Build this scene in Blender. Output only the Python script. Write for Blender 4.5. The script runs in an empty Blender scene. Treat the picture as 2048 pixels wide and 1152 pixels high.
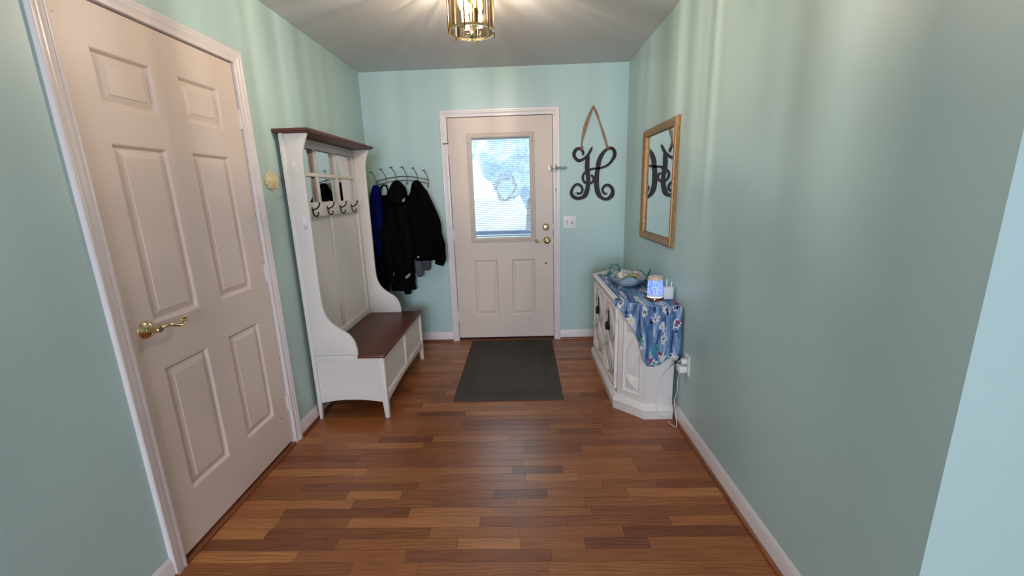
import bpy, bmesh, math, random
from mathutils import Vector, Matrix, noise as mnoise

random.seed(7)
scene = bpy.context.scene
COL = scene.collection
PI = math.pi

# ------------------------------------------------------------------ camera
CAM_H = 1.3968
yaw, pitch, roll = -0.02967, 0.22796, -0.03107
cy, sy, cp, sp, cr, sr = math.cos(yaw), math.sin(yaw), math.cos(pitch), math.sin(pitch), math.cos(roll), math.sin(roll)
_f = Vector((sy * cp, cy * cp, -sp)); _r = Vector((cy, -sy, 0)); _u = _r.cross(_f)
_r2 = _r * cr + _u * sr; _u2 = _u * cr - _r * sr
cam_data = bpy.data.cameras.new('camera')
cam_data.sensor_width = 36.0
cam_data.lens = 830.67 / 2048 * 36.0
cam_data.clip_start = 0.02
cam = bpy.data.objects.new('camera', cam_data)
M3 = Matrix((_r2, _u2, -_f)).transposed()
cam.matrix_world = Matrix.Translation((0, 0, CAM_H)) @ M3.to_4x4()
COL.objects.link(cam)
scene.camera = cam

# ------------------------------------------------------------------ view / world / big lights
scene.view_settings.view_transform = 'Standard'
scene.view_settings.look = 'None'
scene.view_settings.gamma = 1.0
scene.view_settings.use_curve_mapping = False
scene.view_settings.exposure = 0.13
scene.cycles.use_denoising = True
scene.cycles.max_bounces = 8
scene.cycles.diffuse_bounces = 4
scene.cycles.glossy_bounces = 4
scene.cycles.transparent_max_bounces = 12
scene.cycles.sample_clamp_indirect = 4.0
scene.cycles.caustics_reflective = False
scene.cycles.caustics_refractive = False

world = bpy.data.worlds.new('sky')
scene.world = world
world.use_nodes = True
wbg = world.node_tree.nodes['Background']
wbg.inputs[0].default_value = (0.80, 0.92, 1.0, 1)
wbg.inputs[1].default_value = 6.0

def area_light(name, loc, direction, sx, sy_, power, color):
    ld = bpy.data.lights.new(name, 'AREA')
    ld.shape = 'RECTANGLE'; ld.size = sx; ld.size_y = sy_
    ld.energy = power; ld.color = color
    o = bpy.data.objects.new(name, ld)
    o.location = loc
    o.rotation_euler = Vector(direction).to_track_quat('-Z', 'Y').to_euler()
    COL.objects.link(o)
    return o
# daylight through the living-room windows behind the camera
LAMPC, P_LAMP = (1.0, 0.89, 0.86, 1), 4800
area_light('rear_window_daylight', (-0.1, -4.585, 1.5), (0, 1, 0), 2.3, 1.5, 198, (0.74, 0.84, 1.0))

# ------------------------------------------------------------------ room constants (metres)
XL, XR, YB, H = -1.364, 0.922, 3.811, 2.419
YRET = 0.828            # near end of the right wall
XRR, YREAR = 4.2, -4.6   # the living room behind

# ------------------------------------------------------------------ mesh helpers
WLOC = {}
class F:
    """plane frame: a along u, b along v, c along n"""
    def __init__(s, o, u, v, n):
        s.o, s.u, s.v, s.n = Vector(o), Vector(u), Vector(v), Vector(n)
    def p(s, a, b, c=0.0):
        return s.o + s.u * a + s.v * b + s.n * c
FBACK = F((0, YB, 0), (1, 0, 0), (0, 0, 1), (0, -1, 0))
FLEFT = F((XL, 0, 0), (0, 1, 0), (0, 0, 1), (1, 0, 0))
FRIGHT = F((XR, 0, 0), (0, 1, 0), (0, 0, 1), (-1, 0, 0))
FZ = F((0, 0, 0), (1, 0, 0), (0, 1, 0), (0, 0, 1))
FXZ = F((0, 0, 0), (1, 0, 0), (0, 0, 1), (0, -1, 0))

class MB:
    def __init__(s):
        s.v = []; s.f = []; s.uv = None
    def add(s, vs, fs):
        k = len(s.v)
        s.v += [Vector(q) for q in vs]
        s.f += [tuple(i + k for i in q) for q in fs]
        return s
    def box(s, x0, x1, y0, y1, z0, z1):
        return s.boxf(F((0, 0, 0), (1, 0, 0), (0, 1, 0), (0, 0, 1)), x0, x1, y0, y1, z0, z1)
    def boxf(s, fr, a0, a1, b0, b1, c0, c1):
        vs = [fr.p(a, b, c) for c in (c0, c1) for b in (b0, b1) for a in (a0, a1)]
        return s.add(vs, [(0, 2, 3, 1), (4, 5, 7, 6), (0, 1, 5, 4), (2, 6, 7, 3), (0, 4, 6, 2), (1, 3, 7, 5)])
    def prism(s, poly, fr, c0, c1):
        n = len(poly)
        vs = [fr.p(a, b, c0) for a, b in poly] + [fr.p(a, b, c1) for a, b in poly]
        fs = [tuple(range(n))[::-1], tuple(range(n, 2 * n))] + [(i, (i + 1) % n, n + (i + 1) % n, n + i) for i in range(n)]
        return s.add(vs, fs)
    def loft(s, rings, cap=True, closed=True):
        n = len(rings[0]); vs = [q for r in rings for q in r]; fs = []
        for i in range(len(rings) - 1):
            for j in range(n if closed else n - 1):
                k = (j + 1) % n
                fs.append((i * n + j, i * n + k, (i + 1) * n + k, (i + 1) * n + j))
        if cap:
            fs.append(tuple(range(n))[::-1]); fs.append(tuple((len(rings) - 1) * n + j for j in range(n)))
        return s.add(vs, fs)
    def tube(s, pts, r, seg=8, flat=1.0, up=None):
        pts = [Vector(q) for q in pts]
        rs = r if isinstance(r, (list, tuple)) else [r] * len(pts)
        T = []
        for i in range(len(pts)):
            a = pts[max(i - 1, 0)]; b = pts[min(i + 1, len(pts) - 1)]
            T.append((b - a).normalized())
        nrm = Vector(up) if up is not None else (Vector((0, 0, 1)) if abs(T[0].z) < 0.9 else Vector((1, 0, 0)))
        rings = []
        for i, q in enumerate(pts):
            nrm = (nrm - T[i] * nrm.dot(T[i])).normalized()
            bi = T[i].cross(nrm)
            rings.append([q + nrm * (math.cos(2 * PI * k / seg) * rs[i] * flat) + bi * (math.sin(2 * PI * k / seg) * rs[i]) for k in range(seg)])
        return s.loft(rings)
    def lathe(s, prof, o=(0, 0, 0), axis=(0, 0, 1), seg=24):
        ax = Vector(axis).normalized()
        e1 = ax.orthogonal().normalized(); e2 = ax.cross(e1)
        o = Vector(o)
        rings = [[o + ax * h + (e1 * math.cos(2 * PI * k / seg) + e2 * math.sin(2 * PI * k / seg)) * max(r, 1e-5) for k in range(seg)] for r, h in prof]
        return s.loft(rings)
    def rects(s, fr, a0, a1, b0, b1, prof, cap=True, base=True):
        """concentric rectangles: prof = [(inset, height), ...]"""
        rings = [[fr.p(a0 + i, b0 + i, h), fr.p(a1 - i, b0 + i, h), fr.p(a1 - i, b1 - i, h), fr.p(a0 + i, b1 - i, h)] for i, h in prof]
        k = len(s.v); s.loft(rings, cap=False)
        m = len(rings)
        if cap: s.f.append(tuple(k + (m - 1) * 4 + j for j in range(4)))
        if base: s.f.append(tuple(k + j for j in (3, 2, 1, 0)))
        return s
    def holed(s, fr, a0, a1, b0, b1, c0, c1, holes):
        """slab a0..a1 x b0..b1, c0 (back) .. c1 (front), with rectangular holes"""
        A = sorted({a0, a1} | {q for h in holes for q in h[:2]}); B = sorted({b0, b1} | {q for h in holes for q in h[2:]})
        def inh(a, b): return any(h[0] < a < h[1] and h[2] < b < h[3] for h in holes)
        solid = {}
        for i in range(len(A) - 1):
            for j in range(len(B) - 1):
                solid[i, j] = not inh((A[i] + A[i + 1]) / 2, (B[j] + B[j + 1]) / 2)
        idx = {}
        def vid(i, j, c):
            key = (i, j, c)
            if key not in idx:
                idx[key] = len(s.v); s.v.append(fr.p(A[i], B[j], c))
            return idx[key]
        for (i, j), ok in solid.items():
            if not ok: continue
            s.f.append((vid(i, j, c1), vid(i + 1, j, c1), vid(i + 1, j + 1, c1), vid(i, j + 1, c1)))
            s.f.append((vid(i, j + 1, c0), vid(i + 1, j + 1, c0), vid(i + 1, j, c0), vid(i, j, c0)))
            for di, dj, e in ((-1, 0, ((i, j + 1), (i, j))), (1, 0, ((i + 1, j), (i + 1, j + 1))), (0, -1, ((i, j), (i + 1, j))), (0, 1, ((i + 1, j + 1), (i, j + 1)))):
                if not solid.get((i + di, j + dj), False):
                    (p, q), (r_, t) = e
                    s.f.append((vid(p, q, c0), vid(r_, t, c0), vid(r_, t, c1), vid(p, q, c1)))
        return s
    def mesh(s, name, mat=None, smooth=35, bevel=0.0, origin=None, seg=2):
        me = bpy.data.meshes.new(name)
        if origin is not None:
            vs = [q - origin for q in s.v]
        else: vs = s.v
        me.from_pydata([tuple(q) for q in vs], [], s.f)
        bm = bmesh.new(); bm.from_mesh(me)
        bmesh.ops.recalc_face_normals(bm, faces=bm.faces)
        if bevel:
            bmesh.ops.remove_doubles(bm, verts=bm.verts, dist=1e-6)
            ed = [e for e in bm.edges if len(e.link_faces) == 2 and e.calc_face_angle(0) > 0.5]
            bmesh.ops.bevel(bm, geom=ed, offset=bevel, segments=seg, profile=0.5, affect='EDGES', clamp_overlap=True)
        bm.to_mesh(me); bm.free()
        if smooth:
            me.shade_smooth()
            me.set_sharp_from_angle(angle=math.radians(smooth))
        if mat is not None: me.materials.append(mat)
        return me

def obj(name, mb, mat, parent=None, smooth=35, bevel=0.0, label=None, kind=None, seg=2):
    lo = Vector((min(q.x for q in mb.v), min(q.y for q in mb.v), min(q.z for q in mb.v)))
    hi = Vector((max(q.x for q in mb.v), max(q.y for q in mb.v), max(q.z for q in mb.v)))
    c = (lo + hi) / 2
    if parent is None: c.z = lo.z
    me = mb.mesh(name, mat, smooth, bevel, c, seg)
    return place(name, me, c, parent, label, kind)

def place(name, me, c, parent=None, label=None, kind=None):
    o = bpy.data.objects.new(name, me)
    COL.objects.link(o)
    WLOC[o.name] = Vector(c)
    if parent is not None:
        o.parent = parent; o.location = Vector(c) - WLOC[parent.name]
    else:
        o.location = c
    if label: o['label'] = label
    if kind: o['kind'] = kind
    return o

def thing(name, label, cat, loc, group=None, kind=None):
    o = bpy.data.objects.new(name, None)
    COL.objects.link(o); o.location = loc; o.empty_display_size = 0.05
    WLOC[o.name] = Vector(loc)
    o['label'] = label; o['category'] = cat
    if group: o['group'] = group
    if kind: o['kind'] = kind
    return o

def tag(o, label, cat, group=None):
    o['label'] = label; o['category'] = cat
    if group: o['group'] = group
    return o

def spline(pts, n):
    """Catmull-Rom through tuples of any size"""
    P = [pts[0]] + list(pts) + [pts[-1]]
    out = []
    m = len(pts) - 1
    for i in range(n + 1):
        t = i / n * m; k = min(int(t), m - 1); t -= k
        a, b, c, d = P[k], P[k + 1], P[k + 2], P[k + 3]
        out.append(tuple(0.5 * (2 * b[q] + (c[q] - a[q]) * t + (2 * a[q] - 5 * b[q] + 4 * c[q] - d[q]) * t * t + (-a[q] + 3 * b[q] - 3 * c[q] + d[q]) * t ** 3) for q in range(len(b))))
    return out

# ------------------------------------------------------------------ materials
def lin(r, g, b):
    f = lambda x: (x / 255 / 12.92) if x / 255 <= 0.04045 else ((x / 255 + 0.055) / 1.055) ** 2.4
    return (f(r), f(g), f(b), 1)
class NT:
    def __init__(s, name):
        s.m = bpy.data.materials.new(name); s.m.use_nodes = True
        s.t = s.m.node_tree; s.n = s.t.nodes
        s.b = s.n['Principled BSDF']; s.out = s.n['Material Output']
    def node(s, typ, **kw):
        o = s.n.new(typ)
        for k, v in kw.items(): setattr(o, k, v)
        return o
    def link(s, a, b): s.t.links.new(a, b)
    def val(s, o, **kw):
        for k, v in kw.items(): o.inputs[k.replace('_', ' ')].default_value = v
        return o
    def coord(s, kind='Object', scale=(1, 1, 1), loc=(0, 0, 0)):
        tc = s.node('ShaderNodeTexCoord'); mp = s.node('ShaderNodeMapping')
        mp.inputs['Scale'].default_value = scale; mp.inputs['Location'].default_value = loc
        s.link(tc.outputs[kind], mp.inputs['Vector']); return mp.outputs['Vector']
    def noise(s, vec, scale=5, detail=3, rough=0.5, dist=0.0):
        o = s.node('ShaderNodeTexNoise'); s.link(vec, o.inputs['Vector'])
        o.inputs['Scale'].default_value = scale; o.inputs['Detail'].default_value = detail
        o.inputs['Roughness'].default_value = rough; o.inputs['Distortion'].default_value = dist
        return o.outputs['Fac']
    def ramp(s, fac, stops, interp='LINEAR'):
        o = s.node('ShaderNodeValToRGB'); cr_ = o.color_ramp; cr_.interpolation = interp
        while len(cr_.elements) < len(stops): cr_.elements.new(0.5)
        for e, (p, c) in zip(cr_.elements, stops): e.position = p; e.color = c
        s.link(fac, o.inputs['Fac']); return o.outputs['Color']
    def math(s, op, a, b=None):
        o = s.node('ShaderNodeMath', operation=op)
        for i, q in enumerate((a, b)):
            if q is None: continue
            if isinstance(q, (int, float)): o.inputs[i].default_value = q
            else: s.link(q, o.inputs[i])
        return o.outputs[0]
    def mix(s, fac, a, b, mode='MIX'):
        o = s.node('ShaderNodeMix', data_type='RGBA', blend_type=mode)
        for i, q in ((0, fac), (6, a), (7, b)):
            if isinstance(q, (int, float)): o.inputs[i].default_value = q
            elif isinstance(q, tuple): o.inputs[i].default_value = q
            else: s.link(q, o.inputs[i])
        return o.outputs[2]
    def bump(s, h, strength=0.2, dist=0.01):
        o = s.node('ShaderNodeBump'); o.inputs['Strength'].default_value = strength; o.inputs['Distance'].default_value = dist
        s.link(h, o.inputs['Height']); s.link(o.outputs['Normal'], s.b.inputs['Normal'])
    def base(s, c, rough=0.5, metal=0.0, spec=0.5):
        if isinstance(c, tuple): s.b.inputs['Base Color'].default_value = c
        else: s.link(c, s.b.inputs['Base Color'])
        s.b.inputs['Roughness'].default_value = rough; s.b.inputs['Metallic'].default_value = metal
        s.b.inputs['Specular IOR Level'].default_value = spec
        return s.m

def paint(name, c, rough=0.5, var=0.06, scale=3, bump=0.0, bscale=200, spec=0.5, metal=0.0):
    t = NT(name)
    v = t.coord()
    n = t.noise(v, scale, 4)
    dark = tuple(q * (1 - var) for q in c[:3]) + (1,); lite = tuple(min(1, q * (1 + var)) for q in c[:3]) + (1,)
    t.base(t.ramp(n, [(0.3, dark), (0.7, lite)]), rough, metal, spec)
    if bump: t.bump(t.noise(v, bscale, 2), bump, 0.002)
    return t.m

def worn_paint(name, c, under, rough=0.5, amount=0.04):
    """paint with small chips and grime"""
    t = NT(name); v = t.coord()
    n = t.noise(v, 3, 4); 
    col = t.ramp(n, [(0.3, tuple(q * 0.93 for q in c[:3]) + (1,)), (0.7, c)])
    chip = t.noise(t.coord(scale=(1, 1, 2.2)), 26, 6, 0.65)
    k = t.ramp(chip, [(0.27 + amount, (1, 1, 1, 1)), (0.29 + amount, (0, 0, 0, 1))])
    t.base(t.mix(k, col, under), rough, 0, 0.4)
    t.bump(t.noise(v, 120, 2), 0.08, 0.001)
    return t.m

MAT = {}
MAT['wall'] = paint('wall_paint', (0.46, 0.615, 0.595, 1), 0.42, 0.02, 2, 0.12, 260)
MAT['rear'] = paint('pale_living_room_paint', (0.72, 0.73, 0.72, 1), 0.6, 0.02, 2)
MAT['ceiling'] = paint('ceiling_paint', (0.68, 0.665, 0.66, 1), 0.9, 0.02, 2, 0.1, 200)
MAT['trim'] = paint('trim_paint', lin(226, 216, 214), 0.28, 0.03, 6, 0.05, 90)
MAT['door'] = worn_paint('door_paint', lin(222, 204, 192), lin(170, 150, 132), 0.42, -0.06)
MAT['tree_white'] = worn_paint('antique_white_paint', lin(224, 216, 208), lin(120, 95, 75), 0.5, -0.055)
MAT['brass'] = paint('polished_brass', lin(210, 194, 148), 0.14, 0.04, 8, metal=1.0)
MAT['brass_dark'] = paint('antique_brass', lin(140, 105, 60), 0.3, 0.05, 8, metal=1.0)
MAT['steel'] = paint('satin_steel', lin(150, 148, 140), 0.32, 0.04, 8, metal=1.0)
MAT['pewter'] = paint('brushed_pewter_wire', lin(128, 124, 112), 0.4, 0.05, 8, metal=0.9)
MAT['black_iron'] = paint('black_iron', lin(26, 24, 24), 0.38, 0.1, 20)
MAT['dark'] = paint('dark_gap', lin(22, 14, 10), 0.9, 0.1, 8)
MAT['white_plastic'] = paint('white_plastic', lin(228, 224, 222), 0.35, 0.01, 8)
MAT['ivory_frame'] = paint('ivory_vinyl', lin(204, 189, 178), 0.45, 0.02, 8)
MAT['slat'] = paint('shade_tinted_slat', (0.42, 0.50, 0.64, 1), 0.5, 0.01, 8)  # white slats; their bluish backlit shade is put into the colour
MAT['glassy_black'] = paint('glossy_black', lin(20, 18, 18), 0.2, 0.05, 20)

def mirror_mat():
    t = NT('mirror_silver'); v = t.coord()
    n = t.noise(v, 3, 2)
    return t.base(t.ramp(n, [(0, (0.80, 0.82, 0.82, 1)), (1, (0.83, 0.85, 0.85, 1))]), 0.01, 1.0)
MAT['mirror'] = mirror_mat()

def glass_mat(name, tint=(0.93, 0.96, 0.97, 1), gloss=0.08):
    t = NT(name)
    tr = t.node('ShaderNodeBsdfTransparent'); gl = t.node('ShaderNodeBsdfGlossy'); mx = t.node('ShaderNodeMixShader')
    lw = t.node('ShaderNodeLayerWeight'); lw.inputs['Blend'].default_value = 0.2
    tr.inputs['Color'].default_value = tint; gl.inputs['Roughness'].default_value = 0.02
    k = t.math('MULTIPLY', lw.outputs['Fresnel'], gloss)
    t.link(k, mx.inputs['Fac']); t.link(tr.outputs[0], mx.inputs[1]); t.link(gl.outputs[0], mx.inputs[2])
    t.link(mx.outputs[0], t.out.inputs['Surface'])
    return t.m
MAT['glass'] = glass_mat('window_glass')

def lamp_glass():
    """amber-tinted fluted glass: flutes pass and hold back light around the cylinder"""
    t = NT('fluted_lamp_glass')
    tc = t.node('ShaderNodeTexCoord'); sx = t.node('ShaderNodeSeparateXYZ'); t.link(tc.outputs['Object'], sx.inputs[0])
    ang = t.math('ARCTAN2', sx.outputs['Y'], sx.outputs['X'])
    cb = t.node('ShaderNodeCombineXYZ'); t.link(ang, cb.inputs['X'])
    n1 = t.noise(cb.outputs[0], 4.5, 2, 0.5)
    col = t.ramp(n1, [(0.36, (0.36, 0.31, 0.22, 1)), (0.47, (0.66, 0.60, 0.48, 1)), (0.53, (0.95, 0.91, 0.80, 1)), (0.60, (1, 0.99, 0.93, 1))])
    tr = t.node('ShaderNodeBsdfTransparent'); gl = t.node('ShaderNodeBsdfGlossy'); mx = t.node('ShaderNodeMixShader')
    t.link(col, tr.inputs['Color']); gl.inputs['Roughness'].default_value = 0.08
    lw = t.node('ShaderNodeLayerWeight'); lw.inputs['Blend'].default_value = 0.35
    k = t.math('MULTIPLY', lw.outputs['Fresnel'], 0.5)
    t.link(k, mx.inputs['Fac']); t.link(tr.outputs[0], mx.inputs[1]); t.link(gl.outputs[0], mx.inputs[2])
    t.link(mx.outputs[0], t.out.inputs['Surface'])
    return t.m
MAT['lamp_glass'] = lamp_glass()

def emit(name, c, s):
    t = NT(name); e = t.node('ShaderNodeEmission')
    e.inputs[0].default_value = c; e.inputs[1].default_value = s
    t.link(e.outputs[0], t.out.inputs['Surface']); return t.m
MAT['filament'] = emit('glowing_filament', LAMPC, P_LAMP)
def bulb_glass():
    t = NT('clear_bulb_glow'); tr = t.node('ShaderNodeBsdfTransparent'); em = t.node('ShaderNodeEmission'); ad = t.node('ShaderNodeAddShader')
    em.inputs[0].default_value = (1.0, 0.80, 0.55, 1); em.inputs[1].default_value = 2.5
    t.link(tr.outputs[0], ad.inputs[0]); t.link(em.outputs[0], ad.inputs[1]); t.link(ad.outputs[0], t.out.inputs['Surface']); return t.m
MAT['bulb'] = bulb_glass()

def oak(name, stops, rough=0.32, gain=1.0, along='X', coat=0.25):
    t = NT(name)
    oi = t.node('ShaderNodeObjectInfo'); geo = t.node('ShaderNodeNewGeometry')
    rnd = t.math('FRACT', t.math('ADD', oi.outputs['Random'], t.math('MULTIPLY', geo.outputs['Random Per Island'], 7.31)))
    tc = t.node('ShaderNodeTexCoord')
    off = t.node('ShaderNodeCombineXYZ')
    t.link(t.math('MULTIPLY', rnd, 37.0), off.inputs[0]); t.link(t.math('MULTIPLY', rnd, 91.0), off.inputs[1]); t.link(t.math('MULTIPLY', rnd, 53.0), off.inputs[2])
    va = t.node('ShaderNodeVectorMath', operation='ADD'); t.link(tc.outputs['Object'], va.inputs[0]); t.link(off.outputs[0], va.inputs[1])
    def mp(scale):
        m = t.node('ShaderNodeMapping'); m.inputs['Scale'].default_value = scale; t.link(va.outputs[0], m.inputs['Vector']); return m.outputs[0]
    sw = (lambda a, b: (a, b, b)) if along == 'X' else (lambda a, b: (b, a, b))
    fine = t.noise(mp(sw(6, 190)), 1.0, 4, 0.6)
    wv = t.node('ShaderNodeTexWave', wave_type='BANDS', bands_direction='Y' if along == 'X' else 'X')
    t.link(mp(sw(2.4, 8.0)), wv.inputs['Vector'])
    wv.inputs['Scale'].default_value = 2.6; wv.inputs['Distortion'].default_value = 13.0; wv.inputs['Detail'].default_value = 2.0; wv.inputs['Detail Scale'].default_value = 0.55
    blot = t.noise(mp(sw(2.5, 9)), 1.0, 3)
    r2 = t.math('FRACT', t.math('MULTIPLY', rnd, 13.7))
    tone = t.math('ADD', t.math('MULTIPLY', r2, 0.74), t.math('MULTIPLY', blot, 0.30))
    c = t.ramp(tone, stops)
    g = t.ramp(fine, [(0.32, (0.60, 0.56, 0.54, 1)), (0.55, (1, 1, 1, 1)), (0.8, (1.1, 1.1, 1.1, 1))])
    c = t.mix(0.9, c, g, 'MULTIPLY')
    wk = t.ramp(wv.outputs['Fac'], [(0.0, (0.58, 0.52, 0.46, 1)), (0.45, (1, 1, 1, 1)), (1, (1.12, 1.12, 1.08, 1))])
    r3 = t.math('GREATER_THAN', t.math('FRACT', t.math('MULTIPLY', rnd, 5.3)), 0.45)
    c = t.mix(t.math('MULTIPLY', r3, 0.6), c, wk, 'MULTIPLY')
    t.base(c, rough, 0, 0.6)
    t.link(t.math('MULTIPLY_ADD', fine, 0.12), t.b.inputs['Roughness']); t.b.inputs['Roughness'].links[0].from_node.inputs[2].default_value = rough - 0.05
    t.bump(fine, 0.06, 0.001)
    return t.m
OAK_STOPS = [(0.12, lin(118, 63, 34)), (0.36, lin(144, 84, 46)), (0.72, lin(162, 98, 54)), (0.98, lin(192, 128, 74))]
MAT['oak'] = oak('oak_plank', OAK_STOPS)
MAT['oak_y'] = oak('oak_strip', OAK_STOPS, along='Y')
MAT['shoe'] = oak('oak_shoe_molding', [(0.2, lin(104, 54, 28)), (0.8, lin(146, 84, 46))], 0.4, along='Y')
MAT['shoe_x'] = oak('oak_shoe_molding_x', [(0.2, lin(104, 54, 28)), (0.8, lin(146, 84, 46))], 0.4)
MAT['mahogany'] = oak('dark_mahogany', [(0.2, lin(84, 40, 28)), (0.8, lin(106, 54, 39))], 0.45, along='Y')

# ------------------------------------------------------------------ floor
fl = obj('floor', MB().box(XL - 0.12, XRR, YREAR, YB + 0.10, -0.06, -0.012), MAT['dark'], kind='structure')
fl['label'] = 'oak strip floor of short boards running across the hallway'
PW = 0.0572; Y0 = 1.671 - 9 * PW     # first separately built row
GAP = 0.0004
def plank_mb(x0, x1, y0, y1):
    m = MB(); e = 0.0006
    a = F((0, 0, 0), (1, 0, 0), (0, 1, 0), (0, 0, 1))
    m.rects(a, x0, x1, y0, y1, [(0, -0.012), (0, -0.0005), (e, 0.0)])
    return m
LENS = [0.26, 0.32, 0.38, 0.44, 0.50, 0.58]
PM = {}
def plank_mesh(L, w):
    key = (round(L, 3), round(w, 4))
    if key not in PM:
        PM[key] = plank_mb(-L / 2 + GAP, L / 2 - GAP, -w / 2 + GAP, w / 2 - GAP).mesh('plank', MAT['oak'], smooth=0)
    return PM[key]
rr = random.Random(11)
row = 0; y = Y0
while y < YB - 0.002:
    y1 = min(y + PW, YB)
    x = XL - rr.uniform(0.0, 0.3)
    while x < XR:
        L = rr.choice(LENS)
        x1 = x + L
        if XR - x1 < 0.16: x1 = XR
        a, b = max(x, XL), min(x1, XR)
        if b - a > 0.02:
            place('plank', plank_mesh(b - a, y1 - y), ((a + b) / 2, (y + y1) / 2, 0), fl)
        x = x1
    y = y1
m = MB(); y = Y0 - PW
while y > YREAR:
    x = XL - rr.uniform(0, 0.3); xe = XR if y + PW > YRET else XRR
    while x < xe:
        x1 = min(x + rr.choice(LENS), xe)
        q = plank_mb(max(x, XL) + GAP, x1 - GAP, y + GAP, y + PW - GAP); m.add(q.v, q.f)
        x = x1
    y -= PW
obj('near_planks', m, MAT['oak'], fl, smooth=0, kind='stuff')

# ------------------------------------------------------------------ shell
T = 0.12
DX0, DX1, DZ = -0.632, 0.277, 2.03        # front door slab
LY0, LY1 = 1.3284, 2.1334                  # left door slab
G = 0.004
w = obj('wall_back', MB().holed(FBACK, XL - T, XR + T, 0, H, -T, 0, [(DX0 - 0.012, DX1 + 0.012, -0.0, DZ + 0.012)]), MAT['wall'], kind='structure')
w['label'] = 'aqua painted end wall around the front door'
w = obj('wall_left', MB().holed(FLEFT, YREAR, YB, 0, H, -T, 0, [(LY0 - 0.012, LY1 + 0.012, -0.0, DZ + 0.012)]), MAT['wall'], kind='structure')
w['label'] = 'aqua painted wall on the left holding the six-panel door'
obj('wall_light_block', MB().box(XL - T - 0.05, XL - T, LY0 - 0.2, LY1 + 0.2, 0, H), MAT['dark'], kind='structure')  # unseen dark backing added behind the left door to keep sky light out
w = obj('wall_right', MB().box(XR, XR + T, YRET, YB, 0, H), MAT['wall'], kind='structure')
w['label'] = 'aqua painted wall on the right behind mirror and cabinet'
w = obj('wall_return', MB().box(XR + T, XRR, YRET, YRET + T, 0, H), MAT['wall'], kind='structure')
w['label'] = 'bluish daylit wall turning off at the right edge'
obj('wall_rear', MB().box(XL, XRR, YREAR - T, YREAR, 0, H), MAT['rear'], kind='structure')
obj('wall_far_right', MB().box(XRR, XRR + T, YREAR, YRET + T, 0, H), MAT['rear'], kind='structure')
c = obj('ceiling', MB().box(XL - T, XRR + T, YREAR - T, YB + T, H, H + 0.08), MAT['ceiling'], kind='structure')
c['label'] = 'flat grey-white ceiling over the hallway'

# baseboards
BBP = [(0, 0), (0.012, 0), (0.012, 0.062), (0.0105, 0.066), (0.0105, 0.070), (0.008, 0.078), (0.0045, 0.086), (0.003, 0.090), (0, 0.090)]
SHP = [(0, 0), (0.013, 0)] + [(0.013 * math.cos(a), 0.002 + 0.016 * math.sin(a)) for a in (0.2, 0.6, 1.0, 1.3, 1.57)] + [(0, 0.018)]
def baseboard(name, fr, a0, a1, mat_shoe, label):
    m = MB(); m.loft([[fr.p(a, z, t) for t, z in BBP] for a in (a0, a1)])
    b = obj(name, m, MAT['trim'], kind='structure')
    b['label'] = label
    m = MB(); m.loft([[fr.p(a, z, 0.012 + t) for t, z in SHP] for a in (a0, a1)])
    obj('shoe_molding', m, mat_shoe, b)
CAS = 0.057; REV = 0.006
baseboard('baseboard_left', FLEFT, LY1 + REV + CAS, YB - 0.012, MAT['shoe'], 'white baseboard between the six-panel door and the corner')
baseboard('baseboard_left_near', FLEFT, -1.0, LY0 - REV - CAS, MAT['shoe'], 'white baseboard at the near left of the six-panel door')
baseboard('baseboard_right', FRIGHT, YRET, YB - 0.012, MAT['shoe'], 'long white baseboard along the right wall')
baseboard('baseboard_back_left', FBACK, XL, DX0 - REV - CAS, MAT['shoe_x'], 'white baseboard left of the front door')
baseboard('baseboard_back_right', FBACK, DX1 + REV + CAS, XR, MAT['shoe_x'], 'white baseboard right of the front door')

# door casings
CP = [(0, 0), (0, 0.009), (0.003, 0.011), (0.011, 0.011), (0.014, 0.0085), (0.018, 0.0085), (0.028, 0.012), (0.036, 0.0155), (0.041, 0.0145), (0.044, 0.0165), (0.053, 0.0165), (0.057, 0.0135), (0.057, 0)]
def casing(name, fr, a0, a1, top, label):
    i0, i1, t = a0 - REV, a1 + REV, top + REV
    e = thing(name, label, 'door casing', fr.p((a0 + a1) / 2, 0, 0), kind='structure'); del e['category']
    obj('casing_leg', MB().loft([[fr.p(i0 - q, 0, h) for q, h in CP], [fr.p(i0 - q, t + q, h) for q, h in CP]]), MAT['trim'], e)
    obj('casing_leg', MB().loft([[fr.p(i1 + q, 0, h) for q, h in CP], [fr.p(i1 + q, t + q, h) for q, h in CP]]), MAT['trim'], e)
    obj('casing_head', MB().loft([[fr.p(i0 - q, t + q, h) for q, h in CP], [fr.p(i1 + q, t + q, h) for q, h in CP]]), MAT['trim'], e)
    m = MB(); jt = 0.012 - G
    m.boxf(fr, a0 - 0.012, a0 - G, 0, top + 0.012, -0.118, -0.001); m.boxf(fr, a1 + G, a1 + 0.012, 0, top + 0.012, -0.118, -0.001); m.boxf(fr, a0 - G, a1 + G, top + G, top + 0.012, -0.118, -0.001)
    obj('jamb', m, MAT['trim'], e)
    m = MB()
    m.boxf(fr, a0 - G, a0 + 0.012, 0, top + G, -0.07, -0.0505); m.boxf(fr, a1 - 0.012, a1 + G, 0, top + G, -0.07, -0.0505); m.boxf(fr, a0 + 0.012, a1 - 0.012, top - 0.012, top + G, -0.07, -0.0505)
    obj('door_stop', m, MAT['dark'], e)
    return e
casing('trim_1', FBACK, DX0, DX1, DZ, 'white moulded casing framing the front door')
casing('trim_2', FLEFT, LY0, LY1, DZ, 'white moulded casing framing the six-panel door')

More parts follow.
